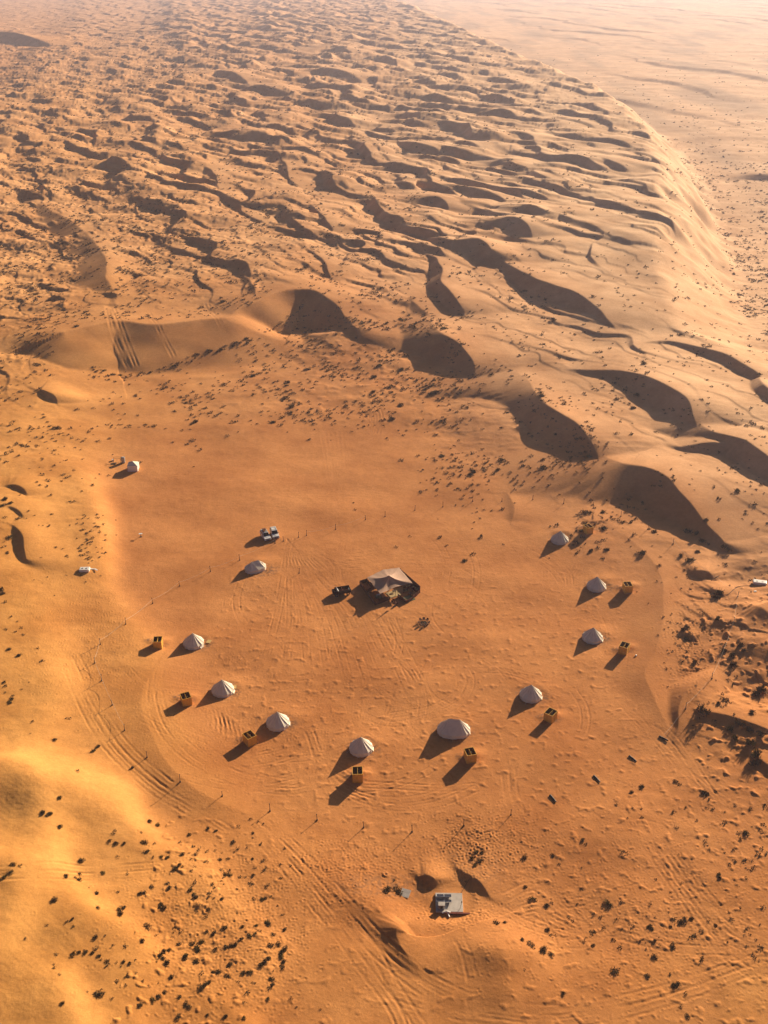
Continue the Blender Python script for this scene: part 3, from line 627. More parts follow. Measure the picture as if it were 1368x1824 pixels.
# ------------------------------------------------------------------ bell tents
def bell(hx, apexes, r=2.5, wall=.62, top=3.1, n=14, name='bell_tent'):
    """hx: half the straight part of the footprint (0 = round tent)"""
    root = thing(name, '', 'tent', (0, 0, 0))
    def rim(k, m, rad, z):
        a = 2 * math.pi * k / m; return Vector((rad * math.cos(a) + (hx if math.cos(a) > 0 else -hx) * (1 if abs(math.cos(a)) > 1e-3 else 0), rad * math.sin(a), z))
    cn = MB(); m = n * 2; lv = [(0.0, 1), (.22, 1), (.5, 1), (.78, 1), (1., 1)]
    vs = []; fs = []
    for j, (t, _) in enumerate(lv):
        for k in range(m):
            e = rim(k, m, r * (1. if k % 2 == 0 else .955), wall)
            ap = Vector((max(-hx, min(hx, e.x)) if hx else 0, 0, top))
            if hx: ap = Vector((hx if e.x > 0.05 else -hx, 0, top + (0 if e.x > 0 else -.05)))
            p = ap.lerp(e, t)
            p.z -= math.sin(math.pi * t) * (.03 if k % 2 == 0 else .10)
            vs.append(p)
    for j in range(len(lv) - 1):
        for k in range(m): fs.append((j * m + k, (j + 1) * m + k, (j + 1) * m + (k + 1) % m, j * m + (k + 1) % m))
    cn.add(vs, fs); cn.build('canopy', 'canvas', root)
    wl = MB(); vs = []; fs = []
    for j, (z, s_) in enumerate([(wall + .0, .985), (wall * .5, .97), (-.25, 1.0)]):
        for k in range(m):
            vs.append(rim(k, m, r * s_ * (1. if k % 2 == 0 else .955), z))
    for j in range(2):
        for k in range(m): fs.append((j * m + k, (j + 1) * m + k, (j + 1) * m + (k + 1) % m, j * m + (k + 1) % m))
    wl.add(vs, fs).build('wall', 'canvas', root)
    # seams
    se = MB()
    for k in range(0, m, 2):
        e = rim(k, m, r, wall); ap = Vector(((hx if e.x > .05 else -hx) if hx else 0, 0, top))
        pts = [ap.lerp(e, t) + Vector((0, 0, -.03 * math.sin(math.pi * t) + .012)) for t in (0, .22, .5, .78, 1)]
        se.tube(pts, .018, 4)
    se.build('seam', 'canvas_seam', root)
    # door: an A-shaped flap standing proud of the canopy
    d_ = MB(); e0 = Vector((hx + r * 1.05, -.62, -.1)); e1 = Vector((hx + r * 1.05, .62, -.1)); tp = Vector((hx + r * .48, 0, 1.82)); b0_ = Vector((hx + r * .75, -.5, 1.0)); b1_ = Vector((hx + r * .75, .5, 1.0))
    d_.add([e0, e1, tp, b0_, b1_, Vector((hx + r * .9, -.62, -.1)), Vector((hx + r * .9, .62, -.1))], [(0, 1, 2), (0, 2, 3), (1, 4, 2), (0, 3, 5), (1, 6, 4)])
    d_.build('door_flap', 'canvas_seam', root)
    for ax in ([-hx, hx] if hx else [0]): MB().tube([(ax, 0, top - .05), (ax, 0, top + .09)], .07, 8, .03).build('pole_cap', 'canvas_seam', root)
    for k in range(0, m, 4):
        e = rim(k, m, r, wall); dv = Vector((e.x, e.y, 0)).normalized()
        MB().tube([e, Vector((e.x, e.y, 0)) + dv * .85], .010, 4).build('guy_rope', 'rope', root)
    return root
t0 = bell(0, 1)
TL = ['round white bell tent furthest left, yellow mat at its door', 'round white bell tent on the left between two cabins, small mat at its right',
      'round white bell tent upper right of the leftmost orange plywood cabin with a clear corner toward camera', 'round white bell tent at the bottom middle, directly above a cabin',
      'round white bell tent lower right, just above and left of a diamond-turned cabin', 'round white bell tent right side, second up, its cabin has a white bucket beside it',
      'round white bell tent right side, level with the large brown lounge tent', 'round white bell tent topmost on the right, beside a cabin backed by a sand hollow']
TL[2] = 'round white bell tent at lower left, third from the left in the ring, no mat'
for i, (a, b, rz) in enumerate(TENTS):
    o_ = t0 if i == 0 else copy_tree(t0)
    p = at(a, b); o_.location = p + Vector((0, 0, .02)); o_.rotation_euler = (0, 0, rz - .35); o_['label'] = TL[i]; o_['group'] = 'round bell tents ringed round the camp'
    s_ = 1 + rnd.uniform(-.02, .02); o_.scale = (s_, s_, s_ * (1 + rnd.uniform(-.02, .02)))
d1 = bell(1.1, 2, 2.4, .75, 3.25, 16, 'double_bell_tent'); d1.location = at(808, 1303); d1.rotation_euler = (0, 0, -.12)
d1['label'] = 'largest white canvas tent, oval with two peaks, at the lower middle of the ring'
d2 = bell(.9, 2, 2.05, .8, 2.5, 12, 'double_bell_tent'); d2.location = at(455, 1014); d2.rotation_euler = (0, 0, .55)
d2['label'] = 'rumpled white oval tent below the two parked white pickups'
for (a, b, l, rz) in [(372,1143,'yellow doormat lying at the door of the furthest left bell tent',-.3), (417,1224,'yellow doormat half in shadow beside the second bell tent from the left',.1)]:
    mb = MB(); mb.box((0, 0, .03), (1.0, 1.25, .05)); o_ = mb.build('doormat', 'mat_yellow'); o_.location = at(a, b) + Vector((0, 0, .04)); o_.rotation_euler = (0, 0, rz); tag(o_, l, 'mat', 'doormats at the tents')

# ------------------------------------------------------------------ plywood cabins
def cabin():
    root = thing('bathroom_cabin', '', 'cabin', (0, 0, 0)); W, D, Z, t = 2.0, 2.2, 1.95, .06
    def wall(c, d_):
        mb = MB(); mb.box(c, d_); return mb.build('wall', 'ply', root)
    wall((0, -D / 2, Z / 2 - .15), (W, t, Z + .3)); wall((0, D / 2, Z / 2 - .15), (W, t, Z + .3))
    wall((-W / 2 + t / 2, 0, Z / 2 - .15), (t, D - t, Z + .296)); 
    mb = MB(); mb.box((W / 2 - t / 2, -.55, Z / 2 - .15), (t, D / 2 - .05, Z + .296)); mb.box((W / 2 - t / 2, .95, Z / 2 - .15), (t, .27, Z + .296)); mb.build('wall', 'ply', root)
    dr = MB().box((W / 2 + .0, .42, .86), (.05, .76, 1.66)).build('door', 'ply', root)
    MB().box((W / 2 + .045, .14, .9), (.03, .04, .16)).build('handle', 'chrome', dr)
    tr = MB()
    for yy in (-D / 2, D / 2): tr.box((0, yy, Z + .02), (W + .08, .10, .05))
    for xx in (-W / 2 + .03, W / 2 - .03): tr.box((xx, 0, Z + .017), (.10, D - .10, .05))
    tr.build('top_rail', 'ply', root)
    MB().box((0, 0, Z / 2 - .03), (t, D - .13, Z - .05)).build('partition', 'ply', root)
    MB().box((0, 0, .02), (W - .14, D - .14, .06)).build('floor', 'ply_dark', root)
    ln = MB()
    for xx in (-W / 2 + .075, W / 2 - .075): ln.box((xx, 0, Z / 2), (.02, D - .2, Z - .12))
    for yy in (-D / 2 + .05, D / 2 - .05): ln.box((0, yy, Z / 2), (W - .2, .02, Z - .13))
    ln.build('lining', 'ply_dark', root)
    to = thing('toilet', '', '', (0, 0, 0)); to.parent = root
    del to['label']; del to['category']
    to.location = (-.5, -.3, .05)
    MB().tube([(0, 0, 0), (0, 0, .2), (0, 0, .40)], .14, 12, .22).build('bowl', 'white', to, True)
    MB().box((0, .33, .45), (.4, .18, .5)).build('cistern', 'white', to, bevel=.03)
    MB().box((.5, .75, .55), (.5, .35, .9)).build('washstand', 'ply_dark', root)
    MB().tube([(.5, .72, 1.0), (.5, .72, 1.12)], .12, 12, .2).build('basin', 'white', root, True)
    for zz in (.5, 1.35): MB().box((0, -D / 2 - .04, zz), (W - .1, .025, .07)).build('batten', 'ply', root)
    return root
c0_ = cabin()
CL = ['orange plywood cabin without a roof, left of the furthest left bell tent', 'orange plywood cabin without a roof, left of the second bell tent from the left', 'orange roofless cabin turned cornerwise, just below left of the third bell tent',
      'orange roofless plywood cabin below the bell tent at the bottom middle, lowest of the cabins', 'orange roofless plywood cabin below right of the largest two-peaked tent', 'orange roofless plywood cabin standing cornerwise below right of the lower right bell tent',
      'orange roofless plywood cabin with a small white bucket lying to its right', 'orange roofless plywood cabin on the right, level with the brown lounge tent', 'orange roofless plywood cabin at the top right, in front of a dark sand hollow']
for i, (a, b, dg) in enumerate(CABINS):
    o_ = c0_ if i == 0 else copy_tree(c0_)
    p = at(a, b); o_.location = p; o_.rotation_euler = (0, 0, math.radians(dg)); o_['label'] = CL[i]; o_['group'] = 'roofless bathroom cabins beside the tents'
bk = thing('bucket', 'small white bucket lying on the sand right of a plywood cabin', 'bucket', at(1131, 1169), .4)
MB().tube([(0, 0, .15), (.42, 0, .18)], .13, 12, .17).build('pail', 'white', bk, True); MB().tube([(.42, .17, .18), (.55, .1, .3), (.55, -.1, .3), (.42, -.17, .18)], .012, 5).build('handle', 'grey_metal', bk)

# ------------------------------------------------------------------ white pickups
def wheel(parent, x, y, r=.39, w_=.26):
    e = bpy.data.objects.new('wheel', None); COL.objects.link(e); e.parent = parent; e.location = (x, y, r)
    MB().tube([(0, -w_ / 2, 0), (0, -w_ * .3, 0), (0, w_ * .3, 0), (0, w_ / 2, 0)], r, 18).build('tyre', 'rubber', e, False)
    MB().tube([(0, -w_ / 2 - .012, 0), (0, w_ / 2 + .012, 0)], r * .55, 10).build('rim', 'chrome', e)
def suv(rack):
    root = thing('white_car', '', 'car', (0, 0, 0)); HW = .93       # front along +x
    body = [(-2.4, .45), (-2.42, .95), (-2.36, 1.12), (.95, 1.12), (1.25, 1.08), (2.2, .98), (2.42, .82), (2.45, .45), (1.95, .40), (1.85, .62), (1.35, .62), (1.22, .36), (-1.05, .36), (-1.15, .62), (-1.7, .62), (-1.8, .42)]
    MB().prism(body[::-1], -HW, HW).build('body', 'car_white', root, bevel=.06)
    cab = [(-2.28, 1.10), (-2.12, 1.74), (-1.9, 1.82), (.15, 1.84), (.32, 1.78), (1.08, 1.10)]
    mb = MB(); vs = []
    for y_, sc in ((-HW + .03, 0), (HW - .03, 0)):
        for (x_, z_) in cab: vs.append((x_, y_ * (1 - .16 * (z_ - 1.1) / .74), z_))
    n_ = len(cab); mb.add(vs, [tuple(range(n_))[::-1], tuple(range(n_, 2 * n_))] + [(i, (i + 1) % n_, (i + 1) % n_ + n_, i + n_) for i in range(n_)])
    mb.build('cabin', 'car_white', root, bevel=.04)
    mb = MB(); a = Vector((.36, 0, 1.76)); b = Vector((1.04, 0, 1.15)); nrm = Vector((.67, 0, .74)) * .03
    mb.add([a + nrm + Vector((0, -.70, 0)), a + nrm + Vector((0, .70, 0)), b + nrm + Vector((0, .84, 0)), b + nrm + Vector((0, -.84, 0))], [(0, 3, 2, 1)]); mb.build('windscreen', 'glass', root)
    for s_ in (-1, 1):
        for (xa, xb, xc, xd) in [(-.05, .12, .85, -.05), (-1.05, -.15, -.15, -1.05), (-1.95, -1.15, -1.15, -2.1)]:
            def q(x_, z_): return (x_, s_ * ((HW - .03) * (1 - .16 * (z_ - 1.1) / .74) + .015), z_)
            f = [q(xa, 1.72), q(xb, 1.72), q(xc, 1.18), q(xd, 1.18)]
            MB().add(f, [(0, 1, 2, 3) if s_ < 0 else (3, 2, 1, 0)]).build('side_window', 'glass', root)
        MB().box((2.40, s_ * .68, .86), (.12, .34, .16)).build('headlight', 'chrome', root, bevel=.02)
        MB().box((.72, s_ * 1.04, 1.2), (.14, .2, .16)).build('mirror', 'black', root, bevel=.03)
        for x_ in (1.6, -1.42): wheel(root, x_, s_ * (HW - .12))
    MB().box((2.46, 0, .80), (.06, .96, .22)).build('grille', 'black', root)
    MB().box((2.50, 0, .52), (.12, 1.7, .16)).build('bumper', 'black', root, bevel=.03)
    MB().box((1.5, 0, 1.075), (.5, .5, .05), ry=.1).build('bonnet_scoop', 'car_white', root)
    if rack:
        rk = MB()
        for y_ in (-.62, .62): rk.box((-.85, y_, 1.93), (2.0, .05, .05))
        for k in range(6): rk.box((-1.8 + k * .38, 0, 1.93), (.05, 1.19, .04))
        for x_ in (-1.7, 0.0):
            for y_ in (-.62, .62): rk.box((x_, y_, 1.87), (.05, .04, .09))
        rk.build('roof_rack', 'black', root)
        MB().box((-1.3, .1, 2.06), (.8, .95, .2)).box((-.45, -.1, 2.03), (.55, .8, .15)).build('roof_luggage', 'brown_weave', root, bevel=.03)
    else:
        rk = MB()
        for y_ in (-.6, .6): rk.box((-.85, y_, 1.89), (1.9, .05, .05))
        for x_ in (-1.5, -.2): rk.box((x_, 0, 1.91), (.06, 1.3, .04))
        rk.build('roof_bar', 'grey_metal', root)
    return root
p1 = suv(True); p1.location = at(473, 958); p1.rotation_euler = (0, 0, math.radians(-66)); p1['label'] = 'white off-road car with a loaded dark roof rack, left of the pair'; p1['group'] = 'white cars parked side by side'
p2 = suv(False); p2.location = at(489, 954); p2.rotation_euler = (0, 0, math.radians(-73)); p2['label'] = 'white off-road car with bare roof bars, right of the pair'; p2['group'] = 'white cars parked side by side'

# dark open vehicle
jp = thing('open_truck', 'dark open-topped vehicle with a painted windscreen glint, left of the brown lounge tent', 'car', at(608, 1058), math.radians(197)); jp.scale = (1.12, 1.15, 1.12)
MB().box((0, 0, .62), (4.0, 1.75, .16)).build('chassis', 'dark_paint', jp)
for s_ in (-1, 1):
    MB().box((-.35, s_ * .88, 1.02), (3.4, .07, .86)).build('side_panel', 'dark_paint', jp)
    for x_ in (1.35, -1.35): wheel(jp, x_, s_ * .82, .4, .26)
MB().box((-1.98, 0, 1.02), (.07, 1.83, .66)).build('tailgate', 'dark_paint', jp)
MB().box((1.55, 0, .95), (.95, 1.6, .5)).build('bonnet', 'dark_paint', jp, bevel=.08)
MB().box((1.02, 0, 1.36), (.06, 1.6, .42), ry=-.35).build('windscreen', 'grey_metal', jp); MB().box((.84, 0, 1.24), (.32, 1.35, .04), ry=-.1).build('dashboard_glint', 'white', jp)  # white dashboard piece stands in for the glint off windscreen and bonnet
for y_ in (-.42, .42): MB().box((.05, y_, .85), (.5, .5, .24)).box((-.2, y_, 1.15), (.12, .5, .5)).build('seat', 'red_brown', jp, bevel=.04)
MB().box((-1.2, 0, .80), (1.3, 1.5, .16)).build('load_bed', 'red_brown', jp); MB().box((-1.7, .3, 1.2), (.15, .7, .25)).build('tool_box', 'grey_metal', jp)

# ------------------------------------------------------------------ lounge tent
def W(px, py, z): a, b = unproj(px, py, z); return Vector((float(a), float(b), z))
lc = at(695, 1052); g0 = lc.z
outline = [(654,1029,2.5), (668,1021.8,2.45), (682.6,1014.6,2.6), (697,1012.9,2.6), (711,1011,2.6), (723,1025,2.4), (735,1039,2.6), (719,1042,2.4), (704.5,1045.6,2.6), (691,1052,2.4), (677,1057.5,2.7), (665.5,1043,2.4)]
rim_ = [W(a, b, g0 + z) for a, b, z in outline]; peak = W(693, 1025, g0 + 4.5)
lt = thing('lounge_tent', 'wide brown-pink lounge tent with one peak, open at the front, at the camp centre', 'tent', (lc.x, lc.y, g0))
def loc_(p): return p - Vector((lc.x, lc.y, g0))
ncv = 48; lv = [0, .12, .25, .4, .55, .7, .85, 1]
vs = []; fs = []
nn = len(rim_)
for j, t in enumerate(lv):
    for k in range(ncv):
        u = k / ncv * nn; i = int(u); fr_ = u - i; e = rim_[i % nn].lerp(rim_[(i + 1) % nn], fr_)
        p = peak.lerp(e, t); zt = e.z + (peak.z - e.z) * (.35 * (1 - t) ** 1.2 + .65 * (1 - t) ** 3.0)
        p.z = zt + .04 * math.sin(k * 1.7) * t
        vs.append(loc_(p))
for j in range(len(lv) - 1):
    for k in range(ncv): fs.append((j * ncv + k, (j + 1) * ncv + k, (j + 1) * ncv + (k + 1) % ncv, j * ncv + (k + 1) % ncv))
MB().add(vs, fs).build('canopy', 'majlis_cloth', lt, True)
for i in range(0, nn):
    e = rim_[i]; gz = ground(e.x, e.y)
    MB().tube([loc_(Vector((e.x, e.y, gz - .1))), loc_(e)], .05, 6).build('pole', 'wood', lt)
pkb = Vector((peak.x, peak.y, g0 - .1)); MB().tube([loc_(pkb), loc_(peak)], .08, 8).build('centre_pole', 'wood', lt)
def fence_part(name, a, b, h, m='brown_weave', th=.08, parent=lt):
    pa = at(*a); pb = at(*b); d_ = pb - pa; L_ = math.hypot(d_.x, d_.y); mid = (pa + pb) / 2
    mb = MB(); n_ = max(1, int(L_ / .9))
    c = loc_(mid) + Vector((0, 0, h / 2 - .05)); ang = math.atan2(d_.y, d_.x)
    mb.box(c, (L_, th, h), ang)
    for k in range(n_ + 1):
        q = loc_(pa + d_ * k / n_); mb.box(q + Vector((0, 0, h / 2)), (.09, .12, h + .12), ang)
    mb.box(c + Vector((0, 0, h / 2 + .02)), (L_, .1, .05), ang)
    return mb.build(name, m, parent)
fence_part('back_wall', (660,1042), (713,1024), 2.0); fence_part('side_wall', (714,1024), (748,1054), 1.7)
fence_part('low_wall', (641,1041), (653,1037), 1.1); fence_part('low_wall', (641,1041), (652,1057), 1.1); fence_part('low_wall', (652,1057), (664,1051), 1.0); fence_part('low_wall', (654,1037), (664,1049), 1.0)
fence_part('low_wall', (669,1078), (694,1068), .8); fence_part('low_wall', (709,1063), (723,1074), .9); fence_part('low_wall', (723,1074), (735,1068), .7); fence_part('low_wall', (653,1058), (668,1078), .9); fence_part('low_wall', (736,1066), (748,1056), .9)  # front-left wall piece is added where there is only tent shade
def put(mb, name, m, px, py, label, cat, rz=0., group=None, dz=0., bevel=0.):
    o_ = mb.build(name, m, bevel=bevel); o_.location = at(px, py) + Vector((0, 0, dz)); o_.rotation_euler = (0, 0, rz); return tag(o_, label, cat, group)
put(MB().box((0, 0, .02), (3.0, 2.6, .05)), 'rug', 'rug_cream', 701, 1058, 'cream rug under the front edge of the brown lounge tent', 'rug', .5, dz=.05)
put(MB().box((0, 0, .02), (2.6, 2.4, .05)), 'rug', 'rug_cream', 715, 1051, 'cream rug in the open right half of the lounge enclosure', 'rug', .5, dz=.06)
put(MB().box((0, 0, .02), (2.2, 2.4, .05)), 'rug', 'rug_green', 729, 1066, 'dark green rug at the lower right corner of the lounge enclosure', 'rug', .6, dz=.05)
put(MB().box((0, 0, .02), (1.6, 1.6, .05)), 'rug', 'rug_green', 674, 1063, 'small dark rug in the tent shade at the lounge front left', 'rug', .3, dz=.05)
def sofa(px, py, L_, rz, label):
    t_ = thing('floor_sofa', label, 'sofa', at(px, py) + Vector((0, 0, .05)), rz, 'low sofas round the lounge tent')
    MB().box((0, 0, .2), (L_, .75, .32)).build('seat', 'red_brown', t_, bevel=.05); MB().box((0, .36, .48), (L_, .18, .5)).build('backrest', 'brown_weave', t_, bevel=.05)
    for k in range(max(2, int(L_ / .8))): MB().box((-L_ / 2 + .4 + k * .8, .2, .5), (.45, .15, .35), rx=-.3).build('cushion', 'rug_cream', t_, bevel=.04)
    return t_
sofa(739, 1051, 2.6, -1.0, 'low red-brown sofa against the right side wall of the lounge'); sofa(716, 1068, 2.2, 2.4, 'low red-brown sofa at the lounge front, behind the low wall')
sofa(682, 1068, 2.4, 3.5, 'low red-brown sofa in the shade at the lounge front left'); sofa(729, 1047, 2.2, .6, 'low red-brown sofa just outside the right edge of the lounge canopy')
def table(px, py, rz, label, w_=.9, d__=.6, h=.42, m='wood'):
    t_ = thing('low_table', label, 'table', at(px, py) + Vector((0, 0, .06)), rz, 'low tables at the lounge')
    MB().box((0, 0, h), (w_, d__, .05)).build('tabletop', m, t_)
    for sx in (-1, 1):
        for sy in (-1, 1): MB().box((sx * (w_ / 2 - .06), sy * (d__ / 2 - .06), h / 2), (.06, .06, h)).build('leg', m, t_)
table(722, 1053, .5, 'dark low table on the cream rug in the open right half of the lounge', 1.1, .7); table(702, 1055, .4, 'dark low table at the front edge under the lounge canopy')
table(731, 1059, .9, 'dark low table between the side wall and the green rug', .9, .9); table(674, 1062, .2, 'pale-topped low table in the lounge shade', .9, .6, .45, 'white')
def pot(px, py, label, s_=1.):
    t_ = thing('potted_bush', label, 'plant', at(px, py), 0, 'potted plants round the lounge')
    MB().tube([(0, 0, 0), (0, 0, .35 * s_)], .16 * s_, 10, .22 * s_).build('pot', 'red_brown', t_)
    mb = MB(); r_ = random.Random(int(px * 7 + py))
    for k in range(90):
        d_ = Vector((r_.gauss(0, 1), r_.gauss(0, 1), r_.gauss(.3, .8))).normalized() * r_.uniform(.1, .45) * s_; c = Vector((0, 0, .65 * s_)) + d_
        a = Vector((r_.gauss(0, 1), r_.gauss(0, 1), r_.gauss(0, 1))).normalized() * .09; b = a.cross(d_ + Vector((.01, 0, 0))).normalized() * .05
        mb.add([c - a, c + b, c + a, c - b], [(0, 1, 2, 3)])
    mb.build('foliage', 'shrub', t_)
pot(727, 1044, 'dark potted plant at the right edge of the lounge canopy'); pot(720, 1048, 'dark potted plant just in front of the lounge canopy edge', .9); pot(743, 1060, 'dark potted plant at the low corner of the lounge enclosure', 1.)
# parasol, chairs and side table in front of the lounge
pa_ = thing('folded_parasol', 'folded dark parasol standing in front of the lounge tent', 'parasol', at(703, 1080), .3)
MB().tube([(0, 0, 0), (0, 0, 2.5)], .03, 6).build('pole', 'wood', pa_); MB().tube([(0, 0, 1.0), (0, 0, 1.3), (0, 0, 2.4)], .34, 9, .05).build('folded_canopy', 'brown_weave', pa_); MB().box((0, 0, .05), (.5, .5, .1)).build('base', 'black', pa_)
def chair(px, py, rz, label, group):
    t_ = thing('camp_chair', label, 'chair', at(px, py), rz, group)
    MB().box((0, 0, .42), (.5, .5, .06)).build('seat', 'brown_weave', t_); MB().box((0, .25, .72), (.5, .05, .55), rx=-.2).build('backrest', 'brown_weave', t_)
    for sx in (-1, 1):
        for sy in (-1, 1): MB().box((sx * .21, sy * .21, .2), (.05, .05, .42)).build('leg', 'wood', t_)
        MB().box((sx * .26, 0, .62), (.05, .5, .04)).build('armrest', 'wood', t_)
    return t_
for (a, b, rz, l) in [(699,1076,.4,'left of the folded parasol'), (707,1077,-1.2,'right of the folded parasol'), (701,1071,2.8,'above the folded parasol')]:
    chair(a, b, rz, 'dark woven chair just ' + l + ' in front of the lounge', 'dark chairs in front of the lounge')
# fire circle
fp = thing('fire_pit', 'dark fire pit with charred logs in the middle of a ring of chairs', 'fire pit', at(755, 1110))
st = MB()
for k in range(12): a = k * math.pi / 6; st.box((.62 * math.cos(a), .62 * math.sin(a), .07), (.26, .2, .2), a + rnd.uniform(-.3, .3))
st.build('stone_ring', 'ash', fp, bevel=.03)
for k in range(5): MB().tube([(-.4 * math.cos(k * 1.26), -.4 * math.sin(k * 1.26), .06), (.1 * math.cos(k * 1.26), .1 * math.sin(k * 1.26), .3)], .06, 7).build('charred_log', 'black', fp)
FW = ['lower left of', 'left of', 'above left of', 'straight above', 'above right of', 'right of', 'below right of', 'straight below']
for k, (dx, dy) in enumerate([(-6, 4), (-9, 0), (-6, -5), (0, -6), (6, -5), (9, 0), (6, 4), (0, 6)]):
    chair(755 + dx * .92, 1110 + dy * .92, math.atan2(-dy, dx) - math.pi / 2, 'dark low chair ' + FW[k] + ' the fire pit', 'dark chairs round the fire pit').scale = (1.1, 1.1, .62)

# ------------------------------------------------------------------ square white marquee and its yard, upper left
mq = thing('square_tent', 'small square white tent with pyramid roof at the upper left edge of the flat', 'tent', at(238, 836), math.radians(3))
S_ = 1.55
MB().box((0, 0, .85), (2 * S_, 2 * S_, 1.9)).build('wall', 'white', mq)
o__ = S_ + .08
MB().add([(-o__, -o__, 1.82), (o__, -o__, 1.82), (o__, o__, 1.82), (-o__, o__, 1.82), (0, 0, 2.85), (-o__, -o__, 1.72), (o__, -o__, 1.72), (o__, o__, 1.72), (-o__, o__, 1.72)],
    [(0, 1, 4), (1, 2, 4), (2, 3, 4), (3, 0, 4), (5, 6, 1, 0), (6, 7, 2, 1), (7, 8, 3, 2), (8, 5, 0, 3), (8, 7, 6, 5)]).build('roof', 'canvas_seam', mq)
MB().box((S_ + .015, .1, .8), (.03, .9, 1.6)).build('door_flap', 'canvas', mq)
wb = thing('water_tank', 'tall grey upright water tank behind the square white tent', 'tank', at(220, 824), .05)
MB().box((0, 0, .95), (1.05, .9, 1.9)).build('tank_body', 'grey_metal', wb, bevel=.06); MB().tube([(0, 0, 1.9), (0, 0, 2.0)], .22, 12).build('lid', 'white', wb)
ft = thing('pole_frame', 'rickety open pole frame left of the grey tank', 'frame', at(209, 823), .1)
for (x_, y_) in ((-1.1, -.5), (1.1, -.5), (1.1, .7), (-1.1, .7)): MB().tube([(x_, y_, -.1), (x_ + .05, y_, 1.5)], .05, 6).build('post', 'wood', ft)
for (y_) in (-.5, .7): MB().tube([(-1.15, y_, 1.45), (1.2, y_, 1.4)], .04, 6).build('crossbar', 'wood', ft)
put(MB().box((0, 0, .18), (1.6, .7, .1)).box((-.6, 0, .05), (.1, .6, .2)).box((.6, 0, .05), (.1, .6, .2)), 'pallet_bench', 'wood', 203, 826, 'low dark bench below the pole frame at the upper left', 'bench', .2)
put(MB().box((0, 0, .25), (.6, .6, .6)), 'crate', 'white', 201, 821, 'small pale crate at the left end of the pole frame', 'crate', .3, bevel=.03)
wt = thing('small_table', 'tiny white-topped table alone on the flat, left of the parked cars', 'table', at(251, 956), .1)
MB().box((0, 0, .95), (.95, .65, .08)).build('tabletop', 'white', wt, bevel=.02); MB().tube([(0, 0, -.1), (0, 0, .92)], .07, 8).build('pedestal', 'wood', wt); MB().box((0, 0, .04), (.6, .5, .08)).build('base', 'wood', wt)
def tank(px, py, rz, sx, sy, label):
    t_ = thing('buried_tank', label, 'tank', at(px, py) + Vector((0, 0, .05)), rz, 'half-buried white tanks')
    MB().box((0, 0, .2), (sx, sy, .75)).build('tank_body', 'white', t_, bevel=.16)
    for k in (-1, 1): MB().tube([(k * sx * .2, 0, .57), (k * sx * .2, 0, .63)], .26, 12).build('hatch', 'grey_metal', t_)
tank(151, 1016, .05, 2.6, 1.7, 'half-buried pale tank with two hatches on the sand at the left edge of camp'); tank(1353, 1039, -.25, 3.3, 1.7, 'half-buried white tank with two hatches on the dune at the right photo edge')
pl = MB().box((0, 0, .1), (1.5, .4, .1)).box((1.0, -.35, .12), (.9, .4, .1), -.6); put(pl, 'plank_pile', 'white', 166, 1014, 'short pile of white boards right of the half-buried pale tank', 'boards', -.1)
put(MB().box((0, 0, .12), (.7, .4, .22)), 'white_box', 'white', 1345, 1054, 'small white box on the sand below the half-buried tank at the right edge', 'box', .2, bevel=.03)

# ------------------------------------------------------------------ solar pad at the bottom
pc = at(800, 1609); pd = thing('solar_pad', 'pale concrete slab at the bottom with dark solar panels on it', 'slab', pc, -.02)
MB().box((0, 0, .06), (4.6, 4.0, .42)).build('slab', 'concrete', pd, bevel=.03)
def spanel(x, y, l):
    t_ = MB().box((0, 0, .28), (1.15, .75, .04), rx=-.30).build('solar_panel', 'panel', pd); t_.location = (x, y, .27)
    fr2 = MB(); R_ = Matrix.Rotation(-.30, 3, 'X')
    for (cx_, cy_, sx, sy) in ((0, .385, 1.2, .03), (0, -.385, 1.2, .03), (.59, 0, .03, .74), (-.59, 0, .03, .74)): fr2.box(Vector((0, 0, .285)) + R_ @ Vector((cx_, cy_, 0)), (sx, sy, .06), rx=-.30)
    fr2.build('frame', 'chrome', t_)
    for (a, b, hh) in ((-.5, -.3, .38), (.5, -.3, .38), (-.5, .3, .2), (.5, .3, .2)): MB().tube([(a, b, 0), (a, b, hh)], .02, 6).build('leg', 'grey_metal', t_)
spanel(-1.5, 1.15, 'solar panel on the slab, back row left'); spanel(-.22, 1.15, 'solar panel on the slab, back row right'); spanel(-1.5, -.0, 'solar panel on the slab, front row left, behind the grey box'); spanel(-.22, -.0, 'solar panel on the slab, front row right')
ub = thing('battery_box', 'grey battery cabinet on the slab in front of the solar panels', 'cabinet', pc + Vector((-1.35, -1.15, .27)), -.02)
MB().box((0, 0, .45), (1.0, .7, .9)).build('cabinet', 'grey_metal', ub, bevel=.03); MB().box((0, 0, .93), (1.12, .82, .06)).build('lid', 'concrete', ub); MB().box((0, -.36, .45), (.4, .02, .6)).build('door', 'black', ub)
an = thing('antenna_pole', 'thin leaning dark pole at the right corner of the solar slab', 'pole', pc + Vector((1.75, -1.4, .27)))
MB().tube([(0, 0, 0), (.25, .1, 1.5)], .03, 6).build('mast', 'wood', an); MB().box((.25, .1, 1.55), (.14, .1, .3)).build('head', 'black', an)
bm_ = thing('steel_beam', 'long dark red beam lying along the front edge of the solar slab', 'beam', pc + Vector((1.55, -2.3, .0)), -.03)
MB().box((0, 0, .30), (3.6, .28, .04)).box((0, 0, .16), (3.6, .06, .27)).box((0, 0, .02), (3.6, .28, .04)).build('girder', 'red_brown', bm_)
cl = MB().tube([(-1.1, 0, .1), (-.3, .1, .35), (.4, 0, .12)], .13, 8).tube([(-.2, .1, .1), (.1, -.9, .15)], .12, 8); put(cl, 'plastic_pipe', 'white', 799, 1627, 'white plastic pipe pieces at the front edge of the solar slab', 'pipe')
